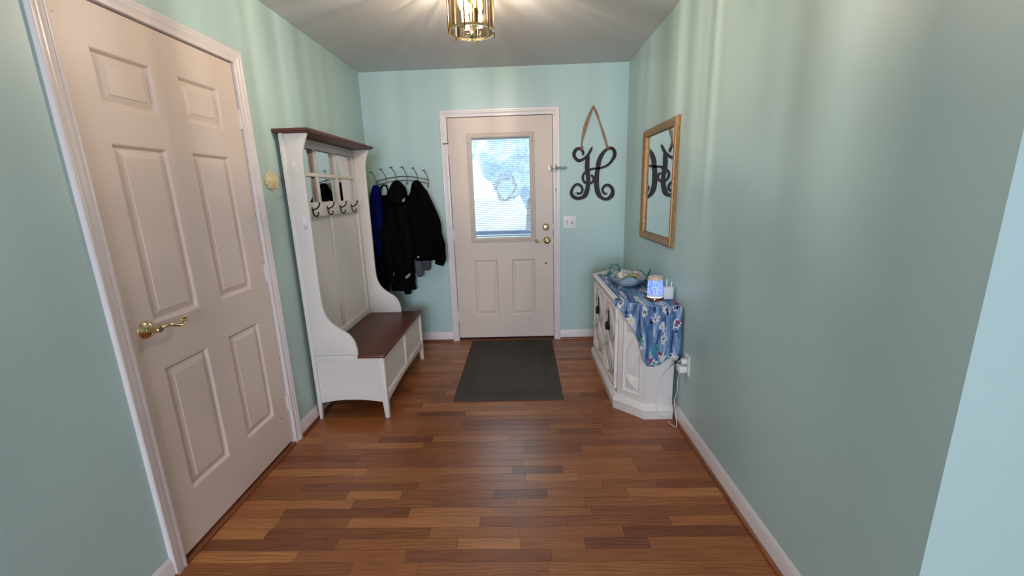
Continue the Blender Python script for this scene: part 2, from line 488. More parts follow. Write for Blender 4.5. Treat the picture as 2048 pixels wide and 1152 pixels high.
SB = 0.028
PANEL = [(0, 0), (0.004, -0.0015), (0.013, -0.012), (0.018, -0.012), (0.040, -0.0055), (0.0415, -0.003)]
def hinge(fr, a, z, parent, mat, hh=0.09):
    m = MB(); k = 5
    for i in range(k):
        m.lathe([(0.0001, 0), (0.0062, 0), (0.0062, hh / k - 0.0012), (0.0001, hh / k - 0.0012)], fr.p(a, z - hh / 2 + i * hh / k, 0.004), (0, 0, 1), 12)
    m.lathe([(0.0001, 0), (0.004, 0.001), (0.0045, 0.004), (0.0001, 0.006)], fr.p(a, z + hh / 2, 0.004), (0, 0, 1), 10)
    m.boxf(fr, a - 0.012, a - 0.001, z - hh / 2, z + hh / 2, -0.001, 0.002)
    m.boxf(fr, a + 0.001, a + 0.012, z - hh / 2, z + hh / 2, -0.001, 0.0012)
    return obj('hinge', m, mat, parent)

def lever(fr, a, z, d, parent, mat, scale=1.0):
    """rosette, neck and wavy lever with a curled tip; d = +1/-1 direction along a"""
    ax = fr.n
    r = obj('rosette', MB().lathe([(0.0001, -0.004), (0.034, -0.004), (0.035, 0.002), (0.033, 0.006), (0.029, 0.010), (0.024, 0.015), (0.016, 0.018), (0.0001, 0.018)], fr.p(a, z, -0.005), ax, 32), mat, parent)
    n = obj('lever_neck', MB().lathe([(0.0001, 0.01), (0.014, 0.01), (0.013, 0.02), (0.011, 0.028), (0.012, 0.045), (0.0125, 0.056), (0.010, 0.060), (0.0001, 0.060)], fr.p(a, z, -0.005), ax, 24), mat, parent)
    pts = spline([(0.0, 0.0, 0.045), (0.020, 0.004, 0.047), (0.045, 0.005, 0.048), (0.07, -0.005, 0.047), (0.095, -0.013, 0.046), (0.115, -0.010, 0.045), (0.124, 0.002, 0.045), (0.117, 0.012, 0.045), (0.107, 0.010, 0.045), (0.105, 0.003, 0.045)], 44)
    n_ = len(pts); rs = []
    for i in range(n_):
        s = i / (n_ - 1)
        rs.append(0.0092 * (1 - 0.45 * s) if s < 0.9 else 0.0092 * 0.595 + (s - 0.9) * 0.012)
    obj('lever_arm', MB().tube([fr.p(a + d * p[0] * scale, z + p[1], p[2]) for p in pts], rs, 12, flat=0.85), mat, parent)

# ---------------- left six-panel door
AP = [(LY0 + 0.104, LY0 + 0.328), (LY0 + 0.455, LY0 + 0.678)]
BP = [(0.253, 0.785), (0.960, 1.596), (1.714, 1.891)]
holes = [(a[0], a[1], b[0], b[1]) for a in AP for b in BP]
FL2 = F((XL - 0.005, 0, 0), (0, 1, 0), (0, 0, 1), (1, 0, 0))
d2 = obj('door_2', MB().holed(FL2, LY0, LY1, SB, DZ, -0.04, 0, holes), MAT['door'], kind='structure')
d2['label'] = 'off-white six-panel door closed in the left wall'
for a in AP:
    for b in BP:
        obj('panel', MB().rects(FL2, a[0], a[1], b[0], b[1], [(0, -0.03)] + PANEL), MAT['door'], d2, smooth=0)
for z in (0.262, 1.018, 1.780): hinge(FL2, LY1 + 0.002, z, d2, MAT['trim'])
lever(FL2, 1.398, 0.950, 1, d2, MAT['brass'])
obj('latch_plate', MB().boxf(FL2, LY0 + 0.0005, LY0 + 0.005, 0.92, 0.98, -0.02, 0.0008), MAT['brass_dark'], d2)
for (yy, zz) in ((2.06, 0.205), (1.345, 1.955)):
    obj('nail_hole', MB().lathe([(0.0001, 0), (0.0045, 0), (0.003, 0.0006), (0.0001, 0.0006)], FL2.p(yy, zz, 0), (1, 0, 0), 12), MAT['dark'] if zz < 1 else MAT['ivory_frame'], d2)
o = obj('threshold_2', MB().box(XL - 0.11, XL + 0.012, LY0, LY1, -0.011, 0.010), MAT['shoe'], kind='structure', bevel=0.003)
o['label'] = 'oak strip under the six-panel door'

# ---------------- front door
FD = F((0, YB + 0.005, 0), (1, 0, 0), (0, 0, 1), (0, -1, 0))
LX0, LX1, LZ0, LZ1 = -0.427, 0.075, 1.000, 1.855   # visible glass
PX = [(-0.460, -0.240), (-0.110, 0.110)]; PZ = (0.247, 0.783)
d1 = obj('door_1', MB().holed(FD, DX0, DX1, SB, DZ, -0.044, 0, [(a[0], a[1], PZ[0], PZ[1]) for a in PX] + [(LX0 - 0.02, LX1 + 0.02, LZ0 - 0.02, LZ1 + 0.02)]), MAT['door'], kind='structure')
d1['label'] = 'off-white front door with a blind-covered window and two lower panels'
for a in PX: obj('panel', MB().rects(FD, a[0], a[1], PZ[0], PZ[1], [(0, -0.03)] + PANEL), MAT['door'], d1, smooth=0)
# window frame: stepped ring
m = MB()
def ring(m, fr, a0, a1, b0, b1, prof):
    rings = [[fr.p(a0 + i, b0 + i, h), fr.p(a1 - i, b0 + i, h), fr.p(a1 - i, b1 - i, h), fr.p(a0 + i, b1 - i, h)] for i, h in prof]
    rings.append(rings[0]); m.loft(rings, cap=False)
ring(m, FD, -0.472, 0.120, 0.948, 1.900, [(0, -0.0005), (0, 0.006), (0.006, 0.009), (0.012, 0.009), (0.014, 0.006), (0.017, 0.006), (0.019, 0.012), (0.030, 0.014), (0.040, 0.010), (0.045, 0.004), (0.045, -0.0005)])
wf = obj('window_frame', m, MAT['ivory_frame'], d1, smooth=25)
for zz in (1.05, 1.3, 1.58, 1.82):
    for a in (-0.4565, 0.1045):
        obj('screw', MB().lathe([(0.0001, 0), (0.0035, 0), (0.002, 0.002), (0.0001, 0.002)], FD.p(a, zz, 0.006), (0, -1, 0), 10), MAT['dark'], wf)
for zz in (0.963, 1.886):
    obj('screw', MB().lathe([(0.0001, 0), (0.0035, 0), (0.002, 0.002), (0.0001, 0.002)], FD.p(-0.17, zz, 0.006), (0, -1, 0), 10), MAT['dark'], wf)
obj('glass', MB().boxf(FD, LX0 - 0.019, LX1 + 0.019, LZ0 - 0.019, LZ1 + 0.019, -0.005, -0.002), MAT['glass'], d1)
obj('glass', MB().boxf(FD, LX0 - 0.019, LX1 + 0.019, LZ0 - 0.019, LZ1 + 0.019, -0.040, -0.037), MAT['glass'], d1)
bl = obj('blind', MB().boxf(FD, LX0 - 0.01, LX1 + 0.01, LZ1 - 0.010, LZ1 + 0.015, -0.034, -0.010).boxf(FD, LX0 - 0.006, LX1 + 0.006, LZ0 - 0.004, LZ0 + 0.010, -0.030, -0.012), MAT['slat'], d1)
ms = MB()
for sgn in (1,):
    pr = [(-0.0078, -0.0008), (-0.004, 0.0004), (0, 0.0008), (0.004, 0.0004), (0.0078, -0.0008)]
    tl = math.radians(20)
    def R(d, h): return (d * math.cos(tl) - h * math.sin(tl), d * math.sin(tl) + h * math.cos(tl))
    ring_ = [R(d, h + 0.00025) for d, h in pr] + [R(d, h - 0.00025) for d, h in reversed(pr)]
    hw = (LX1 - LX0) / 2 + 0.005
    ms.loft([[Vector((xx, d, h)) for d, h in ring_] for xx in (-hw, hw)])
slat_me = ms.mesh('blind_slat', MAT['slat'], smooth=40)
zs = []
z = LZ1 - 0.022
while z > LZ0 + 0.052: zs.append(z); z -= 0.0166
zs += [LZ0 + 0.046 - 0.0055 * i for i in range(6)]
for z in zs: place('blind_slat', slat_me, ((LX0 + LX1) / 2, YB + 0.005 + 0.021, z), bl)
for a in (-0.33, -0.02):
    obj('ladder_cord', MB().tube([FD.p(a, LZ1 - 0.01, -0.0125), FD.p(a, LZ0 + 0.01, -0.0125)], 0.0008, 6), MAT['slat'], bl)
obj('blind_slider', MB().boxf(FD, 0.082, 0.100, 1.848, 1.866, 0.010, 0.020), MAT['ivory_frame'], wf, bevel=0.003)
for z in (0.240, 1.027, 1.768): hinge(FD, DX0 - 0.002, z, d1, MAT['trim'])
# hinge-pin bumper
m = MB(); m.tube([FD.p(-0.630, 1.822, 0.006), FD.p(-0.648, 1.822, 0.018), FD.p(-0.668, 1.820, 0.024)], [0.004, 0.0035, 0.0035], 8)
m.lathe([(0.0001, 0), (0.007, 0), (0.0075, 0.006), (0.0001, 0.008)], FD.p(-0.668, 1.820, 0.022), (-0.8, -0.5, 0), 12)
obj('hinge_stop', m, MAT['steel'], d1)
db = obj('deadbolt', MB().lathe([(0.0001, -0.003), (0.0315, -0.003), (0.032, 0.003), (0.030, 0.009), (0.025, 0.013), (0.023, 0.014), (0.0001, 0.014)], FD.p(0.213, 1.074, 0), (0, -1, 0), 32), MAT['brass'], d1)
obj('thumb_turn', MB().boxf(FD, 0.209, 0.217, 1.058, 1.090, 0.012, 0.030), MAT['brass'], db, bevel=0.003)
lever(FD, 0.222, 0.952, -1, d1, MAT['brass'], 0.85)
obj('nail_hole', MB().lathe([(0.0001, 0), (0.008, 0), (0.006, 0.0006), (0.0001, 0.0006)], FD.p(0.209, 0.742, 0), (0, -1, 0), 14), MAT['dark'], d1)
obj('scuff', MB().lathe([(0.0001, 0), (0.007, 0), (0.005, 0.0005), (0.0001, 0.0005)], FD.p(-0.607, 0.585, 0), (0, -1, 0), 10), MAT['trim'], d1)
for zz in (1.072, 0.945):
    obj('strike_plate', MB().boxf(FD, DX1 + 0.0005, DX1 + 0.0036, zz - 0.03, zz + 0.03, -0.03, 0.0), MAT['brass_dark'], d1)
o = obj('threshold_1', MB().prism([(0.03, -0.011), (0.03, 0.003), (0.012, 0.011), (-0.05, 0.013), (-0.11, 0.013), (-0.11, -0.011)], F((DX0, YB, 0), (0, -1, 0), (0, 0, 1), (1, 0, 0)), 0, DX1 - DX0), MAT['shoe_x'], kind='structure')
o['label'] = 'oak threshold strip under the front door'
obj('weather_strip', MB().box(DX0, DX1, YB + 0.012, YB + 0.045, 0.0135, SB - 0.001), MAT['dark'], o)

# door guard latch
e = thing('door_guard', 'small steel swing-bar door latch with hanging pin beside the front door', 'door latch', (0.30, YB - 0.0205, 1.55))
obj('keeper_plate', MB().boxf(FD, 0.241, 0.268, 1.555, 1.612, 0.0006, 0.003).boxf(FD, 0.247, 0.262, 1.572, 1.596, 0.003, 0.016), MAT['steel'], e, bevel=0.001)
obj('hinge_plate', MB().boxf(FD, 0.286, 0.312, 1.558, 1.612, 0.0165 + 0.005, 0.0245), MAT['steel'], e, bevel=0.001)
m = MB(); rb = 0.0035
loop = spline([(0.296, 1.590, 0.030), (0.340, 1.592, 0.034), (0.385, 1.592, 0.036), (0.397, 1.585, 0.036), (0.385, 1.578, 0.036), (0.340, 1.577, 0.034), (0.296, 1.579, 0.030), (0.262, 1.584, 0.022)], 40)
m.tube([FD.p(*q) for q in loop], rb, 8)
m.lathe([(0.0001, -0.015), (0.006, -0.015), (0.006, 0.015), (0.0001, 0.015)], FD.p(0.299, 1.585, 0.029), (0, 0, 1), 12)
obj('swing_bar', m, MAT['steel'], e)
m = MB(); m.tube([FD.p(0.3, 1.56, 0.025), FD.p(0.302, 1.50, 0.022), FD.p(0.303, 1.43, 0.0225), FD.p(0.303, 1.412, 0.0225)], 0.0011, 6)
obj('chain', m, MAT['steel'], e)
obj('pin', MB().lathe([(0.0001, 0), (0.0022, 0.001), (0.0025, 0.03), (0.0055, 0.034), (0.006, 0.040), (0.0035, 0.046), (0.0001, 0.047)], FD.p(0.303, 1.366, 0.0235), (0, 0, 1), 12), MAT['steel'], e)

# light switch
e = thing('light_switch', 'white two-gang light switch plate right of the front door', 'light switch', (0.4265, YB, 1.11))
obj('cover_plate', MB().rects(FBACK, 0.370, 0.484, 1.054, 1.169, [(0, 0), (0, 0.003), (0.004, 0.006), (0.006, 0.0063)]), MAT['white_plastic'], e)
for a in (0.404, 0.450):
    m = MB(); m.boxf(FBACK, a - 0.0055, a + 0.0055, 1.099, 1.123, 0.0062, 0.0066)
    s = obj('toggle_slot', m, MAT['dark'], e)
    up = a > 0.43
    m = MB(); m.prism([(0.004, 1.105), (0.018, 1.124 if up else 1.096), (0.020, 1.118 if up else 1.102), (0.006, 1.117)], F((a - 0.0035, YB, 0), (0, -1, 0), (0, 0, 1), (1, 0, 0)), 0, 0.007)
    obj('toggle', m, MAT['white_plastic'], e)
    for zz in (1.083, 1.141): obj('screw', MB().lathe([(0.0001, 0), (0.003, 0), (0.002, 0.0012), (0.0001, 0.0012)], FBACK.p(a, zz, 0.0062), (0, -1, 0), 10), MAT['steel'], e)

# ------------------------------------------------------------------ exterior seen through the blind
t = NT('sunlit_paving'); t.base(t.ramp(t.noise(t.coord(), 1.5, 4), [(0.3, (0.26, 0.31, 0.30, 1)), (0.7, (0.36, 0.40, 0.36, 1))]), 0.9); MAT['paving'] = t.m
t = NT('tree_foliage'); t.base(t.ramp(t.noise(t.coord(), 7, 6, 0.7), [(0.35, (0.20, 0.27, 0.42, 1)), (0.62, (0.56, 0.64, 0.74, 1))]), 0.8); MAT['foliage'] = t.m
MAT['bark'] = paint('bark', lin(96, 80, 70), 0.9, 0.2, 12)
g = obj('ground', MB().box(-40, 40, YB + 0.14, YB + 90, -0.30, -0.16), MAT['paving'], kind='structure'); g['label'] = 'pale paving outside the front door'
def tree(x, yy, rx, rz, zc, seed, label):
    e = thing('garden_tree', label, 'tree', (x, yy, -0.16), 'garden trees outside the front door')
    obj('trunk', MB().tube([(x, yy, -0.16), (x + 0.05, yy, 1.0), (x - 0.03, yy, zc)], [0.22, 0.17, 0.12], 10), MAT['bark'], e)
    bm = bmesh.new(); bmesh.ops.create_icosphere(bm, subdivisions=4, radius=1.0)
    for v in bm.verts:
        k = 1 + 0.38 * mnoise.noise(v.co * 2.2 + Vector((seed, 0, 0))) + 0.2 * mnoise.noise(v.co * 6 + Vector((0, seed, 0)))
        v.co = Vector((v.co.x * rx * k, v.co.y * rx * k, v.co.z * rz * k))
    m = MB(); m.add([v.co + Vector((x, yy, zc)) for v in bm.verts], [tuple(v.index for v in f.verts) for f in bm.faces]); bm.free()
    obj('crown', m, MAT['foliage'], e, smooth=60)
tree(-2.75, 15.4, 1.0, 1.9, 3.0, 3.0, 'hazy garden tree at the left behind the door blind')
tree(0.35, 17.6, 1.75, 2.0, 3.15, 9.0, 'hazy garden tree at the right behind the door blind')
# pale wreath on the outer face
m = MB(); rr = random.Random(5)
for i in range(90):
    a = 2 * PI * i / 90; r = 0.085 + rr.uniform(-0.02, 0.02)
    m.tube([(-0.145 + r * math.cos(a), YB + 0.065 + rr.uniform(-0.008, 0.012), 1.43 + r * 1.15 * math.sin(a)), (-0.145 + (r + 0.012) * math.cos(a + 0.3), YB + 0.065 + rr.uniform(-0.01, 0.012), 1.43 + (r + 0.012) * 1.15 * math.sin(a + 0.3))], [0.004, 0.002], 5)
tag(obj('door_wreath', m, paint('pale_twig', lin(214, 178, 172), 0.9, 0.2, 20)), 'faint round pinkish wreath hanging outside behind the door blind', 'wreath')

# ------------------------------------------------------------------ door mat
t = NT('charcoal_weave'); v = t.coord()
wv = t.node('ShaderNodeTexWave', bands_direction='Y'); t.link(v, wv.inputs['Vector']); wv.inputs['Scale'].default_value = 42; wv.inputs['Distortion'].default_value = 2.5; wv.inputs['Detail'].default_value = 2
n = t.noise(t.coord(scale=(1, 3, 1)), 60, 4, 0.7)
t.base(t.mix(0.5, t.ramp(wv.outputs['Fac'], [(0.2, lin(64, 59, 54)), (0.8, lin(88, 82, 75))]), t.ramp(n, [(0.35, lin(52, 48, 44)), (0.65, lin(100, 94, 86))])), 0.95, 0, 0.2)
t.bump(wv.outputs['Fac'], 0.5, 0.003); MAT['mat'] = t.m
t2 = paint('charcoal_binding', lin(60, 56, 52), 0.95, 0.15, 80, 0.4, 300)
RX0, RX1, RY0, RY1 = -0.508, 0.253, 2.602, 3.772
e = thing('door_mat', 'dark charcoal woven doormat lying before the front door', 'doormat', ((RX0 + RX1) / 2, (RY0 + RY1) / 2, 0.0))
obj('mat_body', MB().rects(FZ, RX0, RX1, RY0, RY1, [(0, 0.0002), (0, 0.006), (0.003, 0.008)]), MAT['mat'], e)
m = MB(); ring(m, FZ, RX0 + 0.075, RX1 - 0.075, RY0 + 0.075, RY1 - 0.075, [(0, 0.0079), (0.002, 0.0095), (0.008, 0.0095), (0.010, 0.0079)])
obj('border_rib', m, t2, e)
m = MB(); ring(m, FZ, RX0 + 0.105, RX1 - 0.105, RY0 + 0.105, RY1 - 0.105, [(0, 0.0079), (0.002, 0.0095), (0.005, 0.0095), (0.007, 0.0079)])
obj('border_rib', m, t2, e)

# ------------------------------------------------------------------ hall tree bench
TW = MAT['tree_white']
TY0, TY1 = 2.400, 3.385
TB = -1.330     # back of the side panels
e = thing('hall_tree', 'antique-white hall tree bench with dark wood seat, shelf and mirrors', 'hall tree', (-1.11, (TY0 + TY1) / 2, 0))
curve = spline([(-1.182, 1.748), (-1.196, 1.715), (-1.214, 1.670), (-1.224, 1.620), (-1.226, 1.54)], 14) + [(-1.228, 1.2), (-1.231, 0.90)] + \
        spline([(-1.231, 0.82), (-1.226, 0.735), (-1.200, 0.662), (-1.150, 0.612), (-1.090, 0.570), (-1.058, 0.520), (-1.047, 0.470), (-1.047, 0.432)], 26)
poly = [(TB, 0.432), (TB, 1.748)] + curve
def side(y0, y1):
    obj('side_panel', MB().prism(poly, F((0, 0, 0), (1, 0, 0), (0, 0, 1), (0, 1, 0)), y0, y1), TW, e, bevel=0.002)
side(TY0 + 0.004, TY0 + 0.022); side(TY1 - 0.022, TY1 - 0.004)
# corner posts (back posts run full height, front ones are tapered legs)
def post(x0, x1, y0, y1, z1, taper):
    m = MB()
    ins = 0.008
    if taper == 'back':
        m.loft([[Vector((a, b, 0)) for a, b in ((x0, y0), (x1 - ins, y0), (x1 - ins, y1), (x0, y1))], [Vector((a, b, 0.115)) for a, b in ((x0, y0), (x1, y0), (x1, y1), (x0, y1))], [Vector((a, b, z1)) for a, b in ((x0, y0), (x1, y0), (x1, y1), (x0, y1))]])
    else:
        m.loft([[Vector((a, b, 0)) for a, b in ((x0 + ins, y0), (x1, y0), (x1, y1), (x0 + ins, y1))], [Vector((a, b, 0.115)) for a, b in ((x0, y0), (x1, y0), (x1, y1), (x0, y1))], [Vector((a, b, z1)) for a, b in ((x0, y0), (x1, y0), (x1, y1), (x0, y1))]])
    obj('post' if z1 > 1 else 'leg', m, TW, e, bevel=0.0015)
for y0, y1 in ((TY0, TY0 + 0.030), (TY1 - 0.030, TY1)):
    post(-1.338, -1.306, y0, y1, 1.750, 'back') if False else None
    post(-0.920, -0.886, y0, y1, 0.412, 'front')
for y0, y1 in ((TY0 - 0.002, TY0 + 0.026), (TY1 - 0.026, TY1 + 0.002)):
    post(-1.340, -1.3155, y0, y1, 1.750, 'back')
# end panels, rails with a shallow arch
for y0, y1 in ((TY0 + 0.008, TY0 + 0.020), (TY1 - 0.020, TY1 - 0.008)):
    obj('end_panel', MB().box(-1.3155, -0.920, y0, y1, 0.150, 0.412), TW, e)
for y0, y1 in ((TY0 + 0.004, TY0 + 0.024), (TY1 - 0.024, TY1 - 0.004)):
    arch = [(-1.3155, 0.164), (-1.3155, 0.112)] + [(-1.3155 + 0.3955 * i / 12, 0.112 + 0.020 * math.sin(PI * i / 12)) for i in range(13)] + [(-0.920, 0.164)]
    arch = [arch[0]] + arch[2:]
    obj('bottom_rail', MB().prism(arch, F((0, 0, 0), (1, 0, 0), (0, 0, 1), (0, 1, 0)), y0, y1), TW, e)
    obj('top_rail', MB().box(-1.3155, -0.920, y0, y1, 0.392, 0.431), TW, e, bevel=0.001)
# front of the box
fy0, fy1 = TY0 + 0.030, TY1 - 0.030; fm = 2.905
for y0, y1 in ((fy0, fm - 0.022), (fm + 0.022, fy1)):
    obj('front_panel', MB().box(-0.906, -0.900, y0, y1, 0.150, 0.412), TW, e)
obj('center_stile', MB().box(-0.906, -0.889, fm - 0.022, fm + 0.022, 0.164, 0.395), TW, e, bevel=0.001)
obj('front_top_rail', MB().box(-0.908, -0.888, fy0, fy1, 0.395, 0.412), TW, e, bevel=0.001)
pf = [(fy0, 0.168)] + [(fy0 + (fy1 - fy0) * i / 16, 0.108 + 0.022 * math.sin(PI * i / 16)) for i in range(17)] + [(fy1, 0.168)]
obj('front_bottom_rail', MB().prism(pf, F((0, 0, 0), (0, 1, 0), (0, 0, 1), (1, 0, 0)), -0.908, -0.888), TW, e, bevel=0.001)
obj('box_floor', MB().box(-1.31, -0.91, TY0 + 0.024, TY1 - 0.024, 0.120, 0.135), TW, e)
# seat lid, notched around the side panels
st = [(-1.300, TY0 + 0.023), (-1.046, TY0 + 0.023), (-1.046, TY0 - 0.006), (-0.876, TY0 - 0.006), (-0.876, TY1 + 0.006), (-1.046, TY1 + 0.006), (-1.046, TY1 - 0.023), (-1.300, TY1 - 0.023)]
obj('seat', MB().prism(st, FZ, 0.4135, 0.4315), MAT['mahogany'], e, bevel=0.003, label='dark mahogany seat lid')
# back: lower panels
IY0, IY1 = TY0 + 0.022, TY1 - 0.022
bk = obj('back_panel', MB().box(-1.3395, -1.3285, IY0, IY1, 0.412, 1.748), TW, e)
def bar(name, y0, y1, z0, z1, x=-1.306):
    return obj(name, MB().box(-1.3285, x, y0, y1, z0, z1), TW, e, bevel=0.0012)
bar('stile', IY0, IY0 + 0.04, 0.432, 1.748); bar('stile', IY1 - 0.035, IY1, 0.432, 1.748)
bar('lower_rail', IY0 + 0.04, IY1 - 0.035, 0.432, 0.478, -1.312)
bar('lower_stile', 2.862, 2.902, 0.478, 1.279, -1.3185)
bar('hook_rail', IY0 + 0.04, IY1 - 0.035, 1.279, 1.369, -1.300)
MUL = [2.725, 3.020]
GZ = [1.369, 1.526, 1.548, 1.694]
bar('mirror_top_rail', IY0 + 0.04, IY1 - 0.035, 1.694, 1.748)
bar('muntin', IY0 + 0.04, IY1 - 0.035, 1.526, 1.548)
ye = [IY0 + 0.04] + [q for c_ in MUL for q in (c_ - 0.018, c_ + 0.018)] + [IY1 - 0.035]
for c_ in MUL:
    for z0, z1 in ((GZ[0], GZ[1]), (GZ[2], GZ[3])): bar('muntin', c_ - 0.018, c_ + 0.018, z0, z1)
for i in range(3):
    for z0, z1 in ((GZ[0], GZ[1]), (GZ[2], GZ[3])):
        obj('mirror_pane', MB().box(-1.3284, -1.3265, ye[2 * i] + 0.0005, ye[2 * i + 1] - 0.0005, z0 + 0.0005, z1 - 0.0005), MAT['mirror'], e)
# top shelf with a moulded edge
sh = MB()
A0, A1, B0, B1 = -1.360, -1.158, TY0 - 0.022, TY1 + 0.022
rings = [[Vector((A0, B0 + i, z)), Vector((A1 - i, B0 + i, z)), Vector((A1 - i, B1 - i, z)), Vector((A0, B1 - i, z))] for i, z in ((0.012, 1.7505), (0.006, 1.754), (0.004, 1.759), (0.0, 1.761), (0.0, 1.770), (0.003, 1.773))]
sh.loft(rings)
obj('top_shelf', sh, MAT['mahogany'], e, label='dark mahogany top shelf')
# double coat hooks
def coat_hook(yy):
    m = MB(); x0 = -1.300
    m.lathe([(0.0001, 0), (0.008, 0), (0.007, 0.004), (0.0001, 0.005)], (x0, yy, 1.333), (1, 0, 0), 12)
    p1 = spline([(x0, yy, 1.322), (x0 + 0.014, yy, 1.326), (x0 + 0.034, yy, 1.334), (x0 + 0.046, yy, 1.350), (x0 + 0.050, yy, 1.362)], 16)
    m.tube(p1, [0.0048 + 0.0 * i for i in range(len(p1))], 8); m.lathe([(0.0001, -0.006), (0.006, -0.003), (0.0065, 0.002), (0.004, 0.006), (0.0001, 0.007)], p1[-1], (0.2, 0, 1), 10)
    p2 = spline([(x0 + 0.006, yy, 1.328), (x0 + 0.004, yy, 1.312), (x0 + 0.008, yy, 1.292), (x0 + 0.022, yy, 1.284), (x0 + 0.034, yy, 1.293), (x0 + 0.036, yy, 1.304)], 18)
    m.tube(p2, 0.0045, 8); m.lathe([(0.0001, -0.005), (0.0058, -0.002), (0.006, 0.002), (0.0001, 0.006)], p2[-1], (0, 0, 1), 10)
    obj('coat_hook', m, MAT['black_iron'], e, label='black double coat hook')
for yy in (2.590, 2.795, 2.995, 3.195): coat_hook(yy)
# adhesive hooks on the near side panel
m = MB(); fs = F((0, TY0 + 0.004, 0), (1, 0, 0), (0, 0, 1), (0, -1, 0))
m.boxf(fs, -1.287, -1.262, 1.545, 1.600, 0.0002, 0.004)
p = spline([(-1.279, 1.585, 0.004), (-1.279, 1.566, 0.010), (-1.279, 1.556, 0.016), (-1.283, 1.558, 0.024), (-1.287, 1.570, 0.027)], 14)
m.tube([fs.p(*q) for q in p], 0.0032, 8)
tag(obj('adhesive_hook', m, MAT['white_plastic']), 'upper white adhesive hook stuck on the hall tree side panel', 'hook', 'adhesive hooks on the hall tree')
m = MB()
oval = [(-1.256 + 0.015 * math.cos(a), 1.262 + 0.034 * math.sin(a)) for a in [2 * PI * i / 24 for i in range(24)]]
m.prism(oval, fs, 0.0002, 0.004)
p = spline([(-1.256, 1.262, 0.004), (-1.256, 1.240, 0.008), (-1.256, 1.228, 0.016), (-1.256, 1.233, 0.026), (-1.256, 1.246, 0.028)], 14)
m.tube([fs.p(*q) for q in p], [0.008 - 0.003 * i / 14 for i in range(15)], 10)
tag(obj('adhesive_hook', m, MAT['white_plastic']), 'lower oval white adhesive hook on the hall tree side panel', 'hook', 'adhesive hooks on the hall tree')

# ------------------------------------------------------------------ scallop shell on the left wall
t = NT('scallop_shell'); t.base(t.ramp(t.noise(t.coord(), 40, 4), [(0.3, lin(200, 180, 138)), (0.7, lin(226, 210, 172))]), 0.6); MAT['shell'] = t.m
def scallop(oy, oz, R_, mat, fr, name, parent=None, tilt=0.0):
    NA, NR = 60, 12; top = []
    for j in range(NR + 1):
        s = j / NR
        for i in range(NA + 1):
            a = math.radians(-84 + 168 * i / NA)
            rad = R_ * s * (0.30 + 0.70 * math.cos(a) ** 0.75) * (1 if j < NR else 1 + 0.02 * math.cos(a * 18))
            h = 0.022 * math.sin(PI * min(1, (0.12 + 0.88 * s))) ** 0.8 * math.cos(a * 0.6) + 0.0030 * s * math.cos(a * 18)
            top.append((math.sin(a) * rad * 1.12, math.cos(a) * rad, max(h, 0.001)))
    m = MB(); W = NA + 1
    ct, st_ = math.cos(tilt), math.sin(tilt)
    P = [fr.p(oy + q[0] * ct + q[1] * st_, oz - q[0] * st_ + q[1] * ct, q[2]) for q in top]
    Q = [fr.p(oy + q[0] * ct + q[1] * st_, oz - q[0] * st_ + q[1] * ct, 0.0004) for q in top]
    fs_ = []
    n_ = len(P)
    for j in range(NR):
        for i in range(NA):
            fs_.append((j * W + i, j * W + i + 1, (j + 1) * W + i + 1, (j + 1) * W + i))
            fs_.append((n_ + j * W + i, n_ + (j + 1) * W + i, n_ + (j + 1) * W + i + 1, n_ + j * W + i + 1))
    for i in range(NA): fs_.append((NR * W + i, NR * W + i + 1, n_ + NR * W + i + 1, n_ + NR * W + i))
    for j in range(NR):
        fs_.append((j * W, (j + 1) * W, n_ + (j + 1) * W, n_ + j * W)); fs_.append((j * W + NA, n_ + j * W + NA, n_ + (j + 1) * W + NA, (j + 1) * W + NA))
    m.add(P + Q, fs_)
    m.prism([(oy - 0.016, oz - 0.012), (oy + 0.016, oz - 0.012), (oy + 0.012, oz + 0.012), (oy - 0.012, oz + 0.012)], fr, 0.0004, 0.006)
    return obj(name, m, mat, parent, smooth=60)
e = thing('scallop_shell', 'cream scallop shell hung on the left wall beside the hall tree', 'shell', (XL, 2.316, 1.445))
scallop(2.312, 1.452, 0.092, MAT['shell'], FLEFT, 'shell_body', e, -0.10)
obj('hanging_stick', MB().tube([FLEFT.p(2.312, 1.452, 0.003), FLEFT.p(2.318, 1.42, 0.003), FLEFT.p(2.322, 1.385, 0.003)], 0.0014, 6), MAT['shell'], e)
tag(obj('wire_hook', MB().tube([FLEFT.p(*q) for q in spline([(2.335, 1.405, 0.002), (2.350, 1.398, 0.008), (2.364, 1.402, 0.014), (2.372, 1.415, 0.014)], 14)], 0.0012, 6), MAT['pewter']), 'tiny bent wire hook on the wall below the scallop shell', 'hook')

# ------------------------------------------------------------------ coat rack on the end wall
e = thing('coat_rack', 'arched pewter wire coat rack with six hooks on the end wall', 'coat rack', (-1.055, YB, 1.49))
CRX = [-1.288, -1.200, -1.108, -1.012, -0.918, -0.826]
def arc(x, z_end, z_mid): 
    u = (x + 1.055) / 0.235
    return z_mid - (z_mid - z_end) * u * u
yr = YB - 0.030
xs = [-1.295 + 0.475 * i / 30 for i in range(31)]
obj('rail', MB().tube([(x, yr, arc(x, 1.520, 1.556)) for x in xs], 0.0042, 8), MAT['pewter'], e)
obj('rail', MB().tube([(x, yr, arc(x, 1.487, 1.522)) for x in xs], 0.0042, 8), MAT['pewter'], e)
for x in (-1.285, -0.835):
    obj('wall_bracket', MB().box(x - 0.010, x + 0.010, yr - 0.002, yr + 0.002, arc(x, 1.487, 1.522), arc(x, 1.520, 1.556)).tube([(x, YB, arc(x, 1.503, 1.538)), (x, yr, arc(x, 1.503, 1.538))], 0.005, 8), MAT['pewter'], e)
